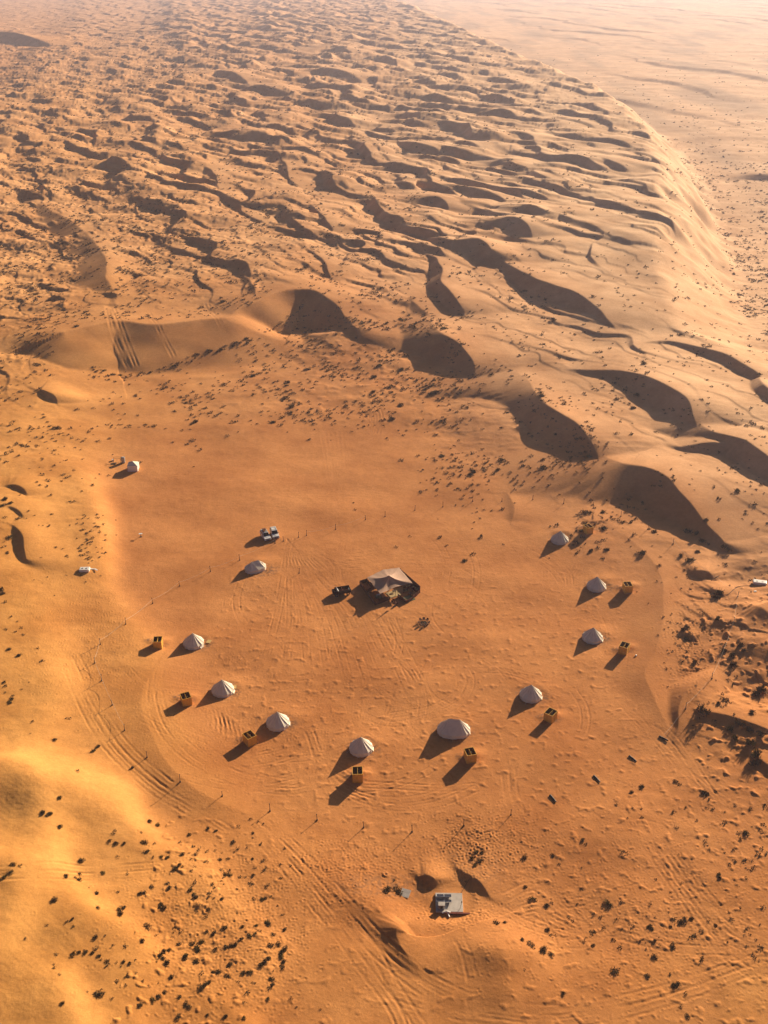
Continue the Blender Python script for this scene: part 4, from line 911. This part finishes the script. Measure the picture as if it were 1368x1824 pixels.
put(MB().box((0, 0, .06), (1.6, 1.6, .05), rx=.12), 'loose_board', 'concrete', 722, 1592, 'loose grey square board among shrubs left of the solar slab', 'board', -.35, dz=.1)
MBc = MB(); cp_ = [(815,1596),(822,1590),(828,1580),(836,1566)]
MBc.tube([at(a, b) + Vector((0, 0, .08)) for a, b in cp_], .03, 5); tag(MBc.build('cable', 'cable'), 'thin dark cable running from the slab up into the bank', 'cable')
MBc = MB().tube([at(a, b) + Vector((0, 0, .12)) for a, b in [(1340,1044),(1325,1044),(1313,1046),(1305,1052),(1298,1059),(1284,1063),(1272,1070)]], .05, 5); tag(MBc.build('hose', 'cable'), 'thin dark hose winding over the dune from the right-edge tank', 'hose')

# ------------------------------------------------------------------ boundary posts and ropes
def post_mesh():
    r_ = thing('fence_post', '', 'post', (0, 0, 0)); MB().tube([(0, 0, -.25), (.01, 0, .8), (0, .02, 1.62)], .07, 7, .05).build('pole', 'wood', r_); MB().tube([(0, .02, 1.58), (0, .02, 1.70)], .095, 8).build('cap', 'wood', r_)
    MB().box((0, 0, .1), (.3, .28, .2)).build('footing', 'wood', r_, bevel=.04)
    return r_
pm0 = post_mesh()
POSTS = [(490,968,'just below the right white car'),(505,964,'first right of the parked white cars'),(532,957,'second right of the parked white cars'),(546,954,'third right of the parked cars, one of a close pair'),(598,943,'fourth right of the parked cars'),(651,926,'fifth right of the parked cars'),(686,920,'sixth right of the cars, above the lounge tent'),
 (739,909,'seventh right of the cars, up and right of the lounge tent'),(789,903,'left of the dark shrub clump above the camp'),(842,893,'standing in the dark shrub clump above the camp'),(894,893,'right of the shrub clump, on a small drift, shortest'),(949,890,'second right of the shrub clump above the camp'),(1004,897,'above the topmost right bell tent'),(1057,905,'above the topmost right cabin'),
 (1106,920,'first right of the topmost cabin, at the dune foot'),(1154,943,'second right of the topmost cabin, at the dune foot'),(1199,969,'third right of the topmost cabin, on the hummocks'),(1314,1063,'on the dune, top of the rope on the right'),(1307,1109,'second down the rope on the right dune'),(1268,1209,'third down the rope on the right, above the dark hollow'),(1221,1263,'on the sand ridge at the right, left of the dark hollow'),
 (910,1452,'first left of the lying logs at the lower right'),(826,1471,'lower row, directly above the right part of the solar slab'),(734,1482,'lower row, up and left of the solar slab'),(648,1474,'lower row, below the lowest cabin'),(565,1461,'lower row, second left of the lowest cabin'),(481,1445,'lower row, left end by the wheel ruts'),(396,1418,'short, at the lower left edge between ruts and flat'),
 (321,1393,'beside the ruts at the lower left, below the cabins'),(262,1349,'beside the ruts at the left with a dark lump at its shadow end'),(222,1301,'bottom end of the rope on the left'),(200,1256,'second from the bottom of the rope on the left'),(181,1213,'third from the bottom of the rope on the left'),(169,1181,'furthest left of all the posts'),(179,1148,'at the corner of the rope left of the left cabin'),
 (224,1112,'above left of the leftmost cabin'),(272,1075,'second above the leftmost cabin'),(320,1044,'third above the leftmost cabin, going up right'),(375,1018,'left of the rumpled oval tent'),(427,998,'just upper left of the rumpled oval tent'),(533,1021,'alone between the rumpled oval tent and the lounge tent')]
for i, (a, b, l) in enumerate(POSTS):
    o_ = pm0 if i == 0 else copy_tree(pm0)
    o_.location = at(a, b); o_.rotation_euler = (rnd.uniform(-.06, .06), rnd.uniform(-.06, .06), rnd.uniform(0, 6)); k = rnd.uniform(.85, 1.1)
    if 'shortest' in l: k = .6
    if 'short,' in l: k = .7
    o_.scale = (1, 1, k)
    o_['label'] = 'dark post ' + l; o_['group'] = 'boundary posts round the camp'
def rope(pts, name, label, sag=.25):
    mb = MB(); vv = []
    for i in range(len(pts) - 1):
        a = at(*pts[i]) + Vector((0, 0, 1.25)); b = at(*pts[i + 1]) + Vector((0, 0, 1.25))
        for t in np.arange(0, 1, .125):
            p = a.lerp(b, float(t)); p.z -= sag * 4 * t * (1 - t); p.z = max(p.z, ground(p.x, p.y) + .06); vv.append(p)
    vv.append(b); mb.tube(vv, .02, 5); return tag(mb.build(name, 'rope'), label, 'rope', 'pale ropes strung between the posts')
rope([(222,1301),(200,1256),(181,1213),(169,1181),(179,1148),(224,1112),(272,1075),(320,1044),(375,1018),(427,998),(490,968)], 'rope', 'pale rope strung along the posts on the left side of camp', .5)
rope([(1199,969),(1234,1003),(1274,1032),(1314,1063),(1307,1109),(1289,1162),(1268,1209),(1221,1263),(1182,1316)], 'rope', 'pale rope strung over the dunes on the right side', .7)
rope([(546,954),(598,943),(651,926)], 'rope', 'short pale rope span right of the parked cars', .5)
def lying(pts, name, z=.1): pass
LOGS = [(1182,1316,'nearest the dark hollow'),(1127,1352,'second from the dark hollow'),(1063,1388,'third from the dark hollow'),(985,1423,'furthest left and lowest')]
for i, (a, b, l) in enumerate(LOGS):
    t_ = thing('lying_log', 'dark log lying on the sand in the lower right row, ' + l, 'log', at(a, b) + Vector((0, 0, .14)), [-.75, -1.0, -1.15, -1.15][i], 'dark logs lying in a row at the lower right')
    MB().tube([(-1., 0, 0), (.2, .03, .02), (1.05, 0, .03)], .16, 8, .12).build('log', 'black', t_); MB().tube([(-1.02, -.22, -.05), (.95, -.2, -.02)], .09, 7, .07).build('branch', 'black', t_)
for (a, b, rz, l) in [(1234,1002,.7,'dark fallen pole lying across the rope at the right, upper one'), (1274,1031,.6,'dark fallen pole lying across the rope at the right, lower one')]:
    t_ = thing('fallen_pole', l, 'pole', at(a, b) + Vector((0, 0, .12)), rz, 'fallen poles under the rope'); MB().tube([(-1.5, 0, 0), (0, 0, .1), (1.5, 0, .3)], .1, 7, .06).build('pole', 'wood', t_); MB().tube([(.2, .2, .1), (1.4, .1, .25)], .06, 6).build('brace', 'wood', t_)
put(MB().box((0, 0, .15), (.5, .4, .3)).tube([(0, 0, .3), (0, 0, .4)], .1, 6), 'rock_weight', 'ash', 236, 1368, 'dark lump at the end of a post shadow by the left ruts', 'weight', .4, bevel=.04)

# ------------------------------------------------------------------ desert shrubs
def shrub_geo(r_, n, rad, hgt, leaf):
    vs = []; fs = []
    lob = [(Vector((r_.gauss(0, .42), r_.gauss(0, .36), 0)) * rad, r_.uniform(.45, .8)) for _ in range(r_.randint(3, 6))]
    for k in range(n):
        c0v, s_ = r_.choice(lob)
        d_ = Vector((r_.gauss(0, 1), r_.gauss(0, 1), abs(r_.gauss(0, .9)))).normalized()
        q = r_.uniform(.35, 1.) ** .6 * s_
        c = c0v + Vector((d_.x * rad * q, d_.y * rad * q, d_.z * hgt * q))
        a = (d_ + Vector((r_.gauss(0, .6), r_.gauss(0, .6), r_.gauss(.2, .5)))).normalized() * leaf * r_.uniform(.6, 1.4)
        b = a.cross(Vector((r_.gauss(0, 1), r_.gauss(0, 1), r_.gauss(0, 1)))).normalized() * leaf * .33
        i = len(vs); vs += [c - a * .5, c + b, c + a, c - b]; fs.append((i, i + 1, i + 2, i + 3))
    return vs, fs
protos = []
for k in range(10):
    r_ = random.Random(100 + k); vs, fs = shrub_geo(r_, 190, .50, .42, .13)
    mb = MB(); mb.add(vs, fs); mesh_o = mb.build('desert_shrub', 'shrub' if k % 5 else 'shrub_olive')
    tw = MB()
    for j in range(7):
        a = r_.uniform(0, 6.28); tw.tube([(0, 0, -.1), (.2 * math.cos(a), .2 * math.sin(a), .2), (.45 * math.cos(a), .45 * math.sin(a), .42)], .02, 4, .008)
    protos.append((mesh_o.data, tw.build('twigs', 'twig').data))
for o_ in [x for x in list(COL.objects) if x.name.startswith(('desert_shrub', 'twigs'))]: bpy.data.objects.remove(o_)

# traced shrubs (photo pixels, size in metres)
c7 = [(210,105,.9),(150,160,1.2),(180,165,1.),(213,208,1.1),(530,190,1.3),(562,205,1.3),(675,237,1.1),(742,215,1.3),(770,225,1.),(850,210,.9),(900,232,.9),(392,258,1.),(410,268,1.2),(445,270,1.1),(512,267,1.2),(525,298,1.1),(545,320,.8),(575,318,1.1),(595,318,1.),
 (293,328,1.6),(650,305,1.1),(697,310,1.1),(737,297,.8),(630,355,1.5),(640,345,1.1),(733,333,.8),(695,352,.7),(785,327,1.),(833,262,1.),(848,290,.5),(420,316,.8),(45,345,1.1),(72,348,.8),(35,372,1.2),(18,388,1.),(236,386,1.4),(285,378,.9),(284,396,1.3),(367,376,1.1),(455,376,.8),(318,425,.6),(343,446,1.0),(422,441,.8),
 (500,448,1.3),(515,442,1.),(543,424,.9),(603,432,1.2),(595,410,.9),(190,472,1.6),(350,498,1.0),(425,505,1.4),(440,498,1.3),(430,525,1.3),(575,488,1.2),(582,498,1.3),(522,565,1.6),(558,595,.8),(505,616,1.3),(618,570,.6),(258,536,.9),(240,545,.7),(260,566,.8),(168,560,.7),(343,605,1.1),(375,598,.6),(403,632,.7),(90,607,.7),
 (202,662,.7),(262,660,1.),(280,657,1.),(305,655,1.1),(330,658,1.),(355,667,1.),(380,688,1.),(385,702,.8),(440,690,1.),(460,695,.9),(485,682,.7),(430,705,.6),(487,728,.6),(193,698,.6),(195,712,.7),(213,735,.6),(350,812,1.8),(340,800,1.2),(223,842,1.1),(500,842,1.3),(545,822,1.2),(565,815,1.2),(585,805,1.1),(610,745,1.4),(638,890,1.3),(640,815,1.),
 (570,665,1.4),(580,680,1.3),(595,700,1.5),(585,655,1.3),(605,650,1.2),(640,625,1.),(655,675,1.4),(665,668,1.1),(700,685,1.5),(690,625,1.3),(705,640,1.3),(720,620,1.2),(705,655,1.1),(763,585,1.2),(735,585,.9),(800,570,1.2),(745,503,.9),(670,525,.7),(800,380,1.),(820,383,.9),(900,325,1.),(905,380,.9),(910,355,.6),(945,462,.9),(968,455,.6),(905,468,.7),(935,465,.9),
 (865,565,.9),(915,563,1.),(910,590,.9),(930,580,.8),(950,550,1.3),(960,560,1.3),(975,595,1.1),(1015,573,1.),(970,633,1.3),(990,628,1.3),(1005,650,1.4),(1015,645,1.4),(1000,675,1.4),(1010,690,1.3),(1008,710,1.2),(945,690,1.5),(935,700,1.2),(955,680,1.2),(820,635,1.3),(840,632,1.2),(860,610,.9),(890,600,1.1),(770,643,1.),(808,637,1.),
 (1007,523,.8),(988,490,.6),(720,780,1.6),(730,770,1.3),(745,765,1.2),(760,730,1.2),(775,725,1.2),(820,703,1.2),(870,733,1.1),(890,730,1.),(810,742,1.),(968,750,1.1),(970,770,1.1),(1040,820,.7),(1055,850,.6),(1140,860,.5),(955,823,.9),(870,890,.9),(805,885,1.1),(740,880,.8),(675,850,1.),(660,840,1.),(790,467,1.),(690,450,1.),(680,435,1.),(697,462,1.1),(745,460,.8)]
NEAR = [(a / 2, 1368 + b / 2, s_, 'low') for a, b, s_ in c7]
c8 = [(918,68,1.3),(880,85,1.1),(1043,50,1.),(1055,58,.9),(1138,88,1.5),(1150,92,1.2),(1288,232,1.5),(1212,157,.7),(1078,142,.9),(917,145,.6),(1143,258,.7),(1210,205,.5),(600,312,.9),(498,318,1.1),(503,425,.9),(527,465,1.4),(580,490,1.1),(795,480,1.5),(805,490,1.1),(690,485,.6),(625,345,.7),(710,260,1.),(720,270,.9),(820,720,1.4),(527,633,1.3),(570,650,1.5),(600,662,1.),(490,610,.9),(430,550,.9),(398,550,1.1),
 (500,720,.5),(1075,545,1.2),(1055,550,1.2),(1095,538,1.),(1025,635,1.1),(965,617,.9),(960,675,1.2),(1155,545,.6),(1035,775,1.3),(1048,770,1.1),(1078,803,.8),(1085,885,.9),(1058,852,.7),(940,745,1.),(1190,380,1.),(1195,392,.9),(785,570,.8),(585,580,1.1),(15,440,1.8),(45,438,1.8),(38,400,.8),(295,405,.8),(830,540,.8),(950,565,1.),(1020,565,.9),(955,575,.9),(640,803,1.),(745,635,1.1),(1020,735,.8),(1140,415,.6),
 (1310,330,.7),(1320,350,.8),(1345,288,.9),(1290,360,.6),(345,330,1.2),(330,300,1.1),(315,320,1.),(350,300,1.),(325,345,1.),(1212,300,.6),(1060,410,.6),(1262,420,.5),(1180,560,.9)]
NEAR += [(684 + a / 2, 1368 + b / 2, s_, 'lr') for a, b, s_ in c8]
NEAR += [(x_, y_, s_, 'rt') for x_, y_, s_ in [(1320,1152,1.5),(1325,1160,1.3),(1305,1168,1.6),(1303,1185,1.7),(1290,1160,1.4),(1357,1230,2.2),(1349,1238,1.6),(1249,1266,2.4),(1290,1247,1.2),(1287,1238,1.),(1278,1253,1.1),(1340,1270,1.2),(1320,1290,1.6),(1335,1300,1.7),(1300,1300,1.4),(1355,1310,1.7),(1310,1315,1.3),(1335,1325,2.),(1350,1345,2.2),(1345,1358,1.8),(1230,1050,1.),(1225,1118,1.4),(1215,1122,1.2),(1232,1128,1.1),
  (1240,1013,1.),(1213,990,1.4),(1282,1058,2.),(1276,1064,1.6),(1345,1001,1.2),(1213,1178,1.),(1238,1180,1.2),(1250,1092,1.),(1280,1102,1.2),(1300,1200,.8),(1312,1205,.8),(1297,1210,.8),(1308,1218,.9),(1348,1196,.6),(1222,1140,1.2),(1210,1150,1.),(1232,1148,1.1),(1224,1160,1.),(1147,987,1.7),(1137,985,1.2),(1040,913,1.5),(1052,912,1.2),(1250,965,1.6),(1228,948,1.8),(1240,953,1.6),(1300,980,1.8),(1292,975,1.4),(1262,970,1.2)]]
NEAR += [(x_, y_, s_, 'cl') for x_, y_, s_ in [(820,873,1.2),(832,871,1.4),(843,874,1.4),(852,880,1.),(812,900,1.),(838,886,1.),(860,890,1.),(850,912,.8),(855,923,1.),(845,930,.8),(842,942,.8),(780,925,.6),(630,896,.8),(634,908,1.)]]
NEAR += [(x_, y_, s_, 'ld') for x_, y_, s_ in [(15,1157,1.2),(33,1168,1.4),(12,1120,1.),(28,1125,.9),(38,1118,1.),(42,1130,.8),(5,1058,1.6),(10,1072,1.1),(2,1048,1.6),(20,1098,.8),(8,1215,1.1),(10,1222,1.),(20,1245,1.2),(18,1252,1.2),(22,1240,1.),(10,1233,.8),(96,1318,1.1),(175,1330,1.2),(165,1338,1.3),(122,1280,.9),(58,1285,.9),(106,1421,1.1),(75,1448,1.4),(88,1452,1.2),(106,1472,1.1),(118,1280,.8),(137,1374,.9),
  (43,545,2.),(28,765,1.4),(35,763,1.3),(95,782,1.5),(65,797,1.),(76,819,1.2),(116,820,1.2),(132,838,.9),(118,852,1.3),(110,857,1.2),(125,895,1.3),(133,893,1.),(146,875,.9),(90,838,.7),(175,760,1.2),(178,845,1.),(170,852,.9),(10,890,2.2),(18,897,1.8),(4,900,2.),(12,985,1.5),(5,975,1.2),(100,975,1.),(112,978,.8),(0,1052,1.5),(55,682,1.),(50,770,1.)]]
for k in range(52):   # strip of dark tufts left of the flat
    r_ = random.Random(900 + k); NEAR.append((165 + r_.gauss(0, 13) - 6 * (k % 3), 915 + k * 1.6 + r_.uniform(-4, 4), r_.uniform(.6, 1.3), 'st'))
for k in range(26): r_ = random.Random(990 + k); NEAR.append((188 + r_.uniform(-6, 92) * 1., 759 + r_.uniform(-3, 3) + 0, r_.uniform(.6, 1.3), 'st2'))
for k in range(70):   # line at the foot of the scarp
    r_ = random.Random(1200 + k); t = k / 69; fp_ = [(160,655),(200,668),(245,670),(290,658),(330,645),(370,628),(410,617),(450,605),(490,585),(520,560),(540,540)]; i = min(int(t * 10), 9); q = t * 10 - i
    NEAR.append((fp_[i][0] * (1 - q) + fp_[i + 1][0] * q + r_.gauss(0, 4), fp_[i][1] * (1 - q) + fp_[i + 1][1] * q + r_.gauss(0, 3), r_.uniform(1., 2.2), 'sc'))
# scattered by the density of growth in the photograph
gr = np.random.RandomState(17); EXTRA = []
qx = gr.uniform(-120, 1490, 150000); qy = 2000 - 2030 * gr.rand(150000) ** .8
qx0, qy0 = qx, qy
cc = ctrl(qx0, qy0); dens = cc[3]
XX, YY = unproj(qx0, qy0, 0)
cl_ = np.clip(.5 + 1.6 * fbm(XX / 22, YY / 22, 3, 131), .1, 1.8)
dd_e = XX - np.interp(YY, ry, rx)
onpl = (dd_e > 45) & (YY > 430)
dens = np.where(onpl, np.where(YY < 1000, 1.1, .4 * np.clip((2600 - YY) / 1600, 0, 1)) * (dd_e < 900), dens * .8)
dens = np.where((dd_e > 8) & (dd_e <= 45) & (YY > 430), .12, dens)
yw = np.clip(1.25 - np.abs(qy0 - 400) / 900, .25, 1)
keep = gr.rand(150000) < dens * cl_ * .9 * yw
keep &= ~((qy0 > 1100) & (dens < .06))
Gz = np.array([ground(a, b) for a, b in zip(XX[keep], YY[keep])]); sx_, sy_ = proj(XX[keep], YY[keep], Gz)
rim_y = np.interp(sx_, [90, 110, 185, 262, 395, 430, 475, 545, 610], [700, 600, 571, 575, 567, 556, 530, 515, 545]); foot_y = np.interp(sx_, [90, 160, 245, 330, 410, 490, 540, 610], [700, 650, 664, 640, 612, 580, 535, 545])
onface = (sx_ > 95) & (sx_ < 600) & (sy_ > rim_y - 4) & (sy_ < foot_y)
kk = np.where(keep)[0]; keep[kk[onface]] = False
for a, b in zip(qx0[keep], qy0[keep]):
    EXTRA.append((a, b))
print('extra shrubs', len(EXTRA))
items = []
for (a, b, s_, z_) in NEAR:
    p = at(a, b); dist = (p - cam.location).length; items.append((p, s_ * ({'rt': 1.15, 'low': .8}.get(z_, .88)), s_ / dist, z_, (a, b)))
gr2 = random.Random(23)
for (a, b) in EXTRA:
    X0, Y0 = unproj(a, b, 0); X0 = float(X0); Y0 = float(Y0); p = Vector((X0, Y0, ground(X0, Y0)))
    s_ = (.38 + .85 * gr2.random() ** 1.8) * (1 + min(1.5, Y0 / 700.)) * (1.35 if gr2.random() < .15 else 1)
    if Y0 < 230: s_ = gr2.uniform(.35, .95)
    dist = (p - cam.location).length; items.append((p, s_, s_ / dist * .8, 'x', (a, b)))
items.sort(key=lambda t: -t[2])
def region(px, py, z_):
    if z_ in ('st',): return 'dark tuft in the strip of tufts along the left edge of the flat', 'tufts along the left edge of the flat'
    if z_ == 'st2': return 'dark tuft in the short line above the square white tent', 'tufts in a line above the square tent'
    if z_ == 'cl': return 'dark shrub in the small clump by the posts above the camp', 'shrubs in the clump above the camp'
    if z_ == 'sc': return 'dark shrub along the foot of the tall slip face at the upper left', 'shrubs along the foot of the slip face'
    if py > 1440:
        if px < 180: return 'dark shrub standing alone on the smooth golden dune at the lower left', 'shrubs on the golden dune'
        if px < 330: return 'dark shrub in the left part of the lower left shrub patch', 'shrubs in the lower left patch, left part'
        if px < 560 and py < 1640: return 'dark shrub in the upper part of the lower left shrub patch', 'shrubs in the lower left patch, upper part'
        if px < 600: return 'dark shrub in the dense lower part of the lower left shrub patch', 'shrubs in the lower left patch, dense part'
        if px < 900: return 'dark shrub on the rough bank round the solar slab', 'shrubs by the solar slab'
        if py < 1600: return 'small dark shrub on the bumpy ground at the lower right', 'shrubs on the bumpy ground, upper'
        return 'small dark shrub on the bumpy ground at the bottom right', 'shrubs on the bumpy ground, bottom'
    if px > 1130 and py > 940: return 'dark shrub on the hummocks and hollows at the right side', 'shrubs on the right hummocks'
    if px < 260 and py > 700: return 'dark shrub on the golden dunes at the left edge', 'shrubs on the left dunes'
    if px > 1100 and py > 560: return 'dark shrub among the low dunes along the right edge of the photo', 'shrubs among the right edge dunes'
    if px > 780 and py > 560 and px + (py - 560) * .2 > 960: return 'dark shrub in the hollows between the long dunes at the right', 'shrubs between the long dunes'
    if px > 780 and py > 560: return 'dark shrub at the foot of the long dunes on the upper right', 'shrubs below the long dunes'
    if py > 560 and px < 430: return 'dark shrub on the sand between the tall slip face and the square white tent', 'shrubs above the square tent'
    if py > 560 and px > 640: return 'dark shrub in the belt above the flat, right of the middle', 'shrubs in the belt, right part'
    if py > 560: return 'dark shrub in the belt between the flat and the tall slip face', 'shrubs in the belt above the flat'
    return 'dark shrub among the dunes of the upper left', 'shrubs among the far dunes'
NI = 298
SPECIAL = {}
for k, (p, s_, ap, z_, (a, b)) in enumerate(items[:NI]):
    r_ = random.Random(k); mm, tt = protos[(4 + 5 * r_.randint(0, 1)) if False else r_.randint(0, 9)]
    o_ = bpy.data.objects.new('desert_shrub', None); COL.objects.link(o_)
    f_ = bpy.data.objects.new('foliage', mm); COL.objects.link(f_); f_.parent = o_
    t_ = bpy.data.objects.new('twigs', tt); COL.objects.link(t_); t_.parent = o_
    o_.location = p; o_.rotation_euler = (0, 0, r_.uniform(0, 6.28)); o_.scale = (s_ * r_.uniform(.8, 1.15), s_ * r_.uniform(.8, 1.15), s_ * r_.uniform(.7, 1.05) * (1.5 if z_ == 'rt' else 1))
    l, g = region(a, b, z_); sz = 'large ' if s_ > 1.15 else ('small ' if s_ < .72 else '')
    l = sz + l.replace('small ', ''); g = g + (' (' + sz.strip() + ')' if sz else '')
    tag(o_, l, 'shrub', g)
# the rest as one cover
NV = 18; small = []
for k in range(14):
    vs, fs = shrub_geo(random.Random(500 + k), NV, .52, .45, .26); small.append(np.array([tuple(v) for v in vs], np.float32))
qf = np.arange(NV * 4, dtype=np.int32).reshape(-1, 4)
allv = []; rs = np.random.RandomState(3)
for k, (p, s_, ap, z_, _) in enumerate(items[NI:]):
    a = rs.rand() * 6.28; c, s2 = math.cos(a), math.sin(a); v = small[k % 14] * s_; v = v * np.array([rs.uniform(.8, 1.2), rs.uniform(.8, 1.2), rs.uniform(.7, 1.1)])
    vv = np.stack([v[:, 0] * c - v[:, 1] * s2, v[:, 0] * s2 + v[:, 1] * c, v[:, 2]], 1) + np.array(p); allv.append(vv)
allv = np.concatenate(allv).astype(np.float32); nq = len(allv) // 4
me = bpy.data.meshes.new('scrub'); me.vertices.add(len(allv)); me.vertices.foreach_set('co', allv.ravel()); me.loops.add(nq * 4); me.loops.foreach_set('vertex_index', np.arange(nq * 4, dtype=np.int32))
me.polygons.add(nq); me.polygons.foreach_set('loop_start', np.arange(0, nq * 4, 4, dtype=np.int32)); me.update(calc_edges=True); me.materials.append(M['shrub'])
so = bpy.data.objects.new('desert_scrub', me); COL.objects.link(so); so['kind'] = 'stuff'; tag(so, 'countless small dark desert shrubs scattered over the dunes and plain', 'scrub')

# ------------------------------------------------------------------ haze
hz = MB().box((0, 12000, 70), (66000, 66000, 0)); 
zlo = float(Hh.min()) - 1.0; zhi = max(float(Hh.max()), H) + 6
hm_ = bpy.data.materials.new('haze'); hm_.use_nodes = True; hn_ = hm_.node_tree.nodes; hn_.remove(hn_['Principled BSDF'])
pv = hn_.new('ShaderNodeVolumePrincipled'); pv.inputs['Color'].default_value = (.74, .76, .98, 1); pv.inputs['Density'].default_value = 1.0e-4; pv.inputs['Anisotropy'].default_value = .35
hm_.node_tree.links.new(pv.outputs[0], hn_['Material Output'].inputs['Volume'])
ho = MB().box((0, 0, (zlo + zhi) / 2), (260000, 60000, zhi - zlo)).build('haze', hm_); ho['kind'] = 'stuff'; ho['label'] = 'warm pale dust haze over the far desert'
ho.display_type = 'WIRE'
print('ground x', float(X.min()), float(X.max()), 'y', float(Y.min()), float(Y.max()), 'z', zlo, zhi)
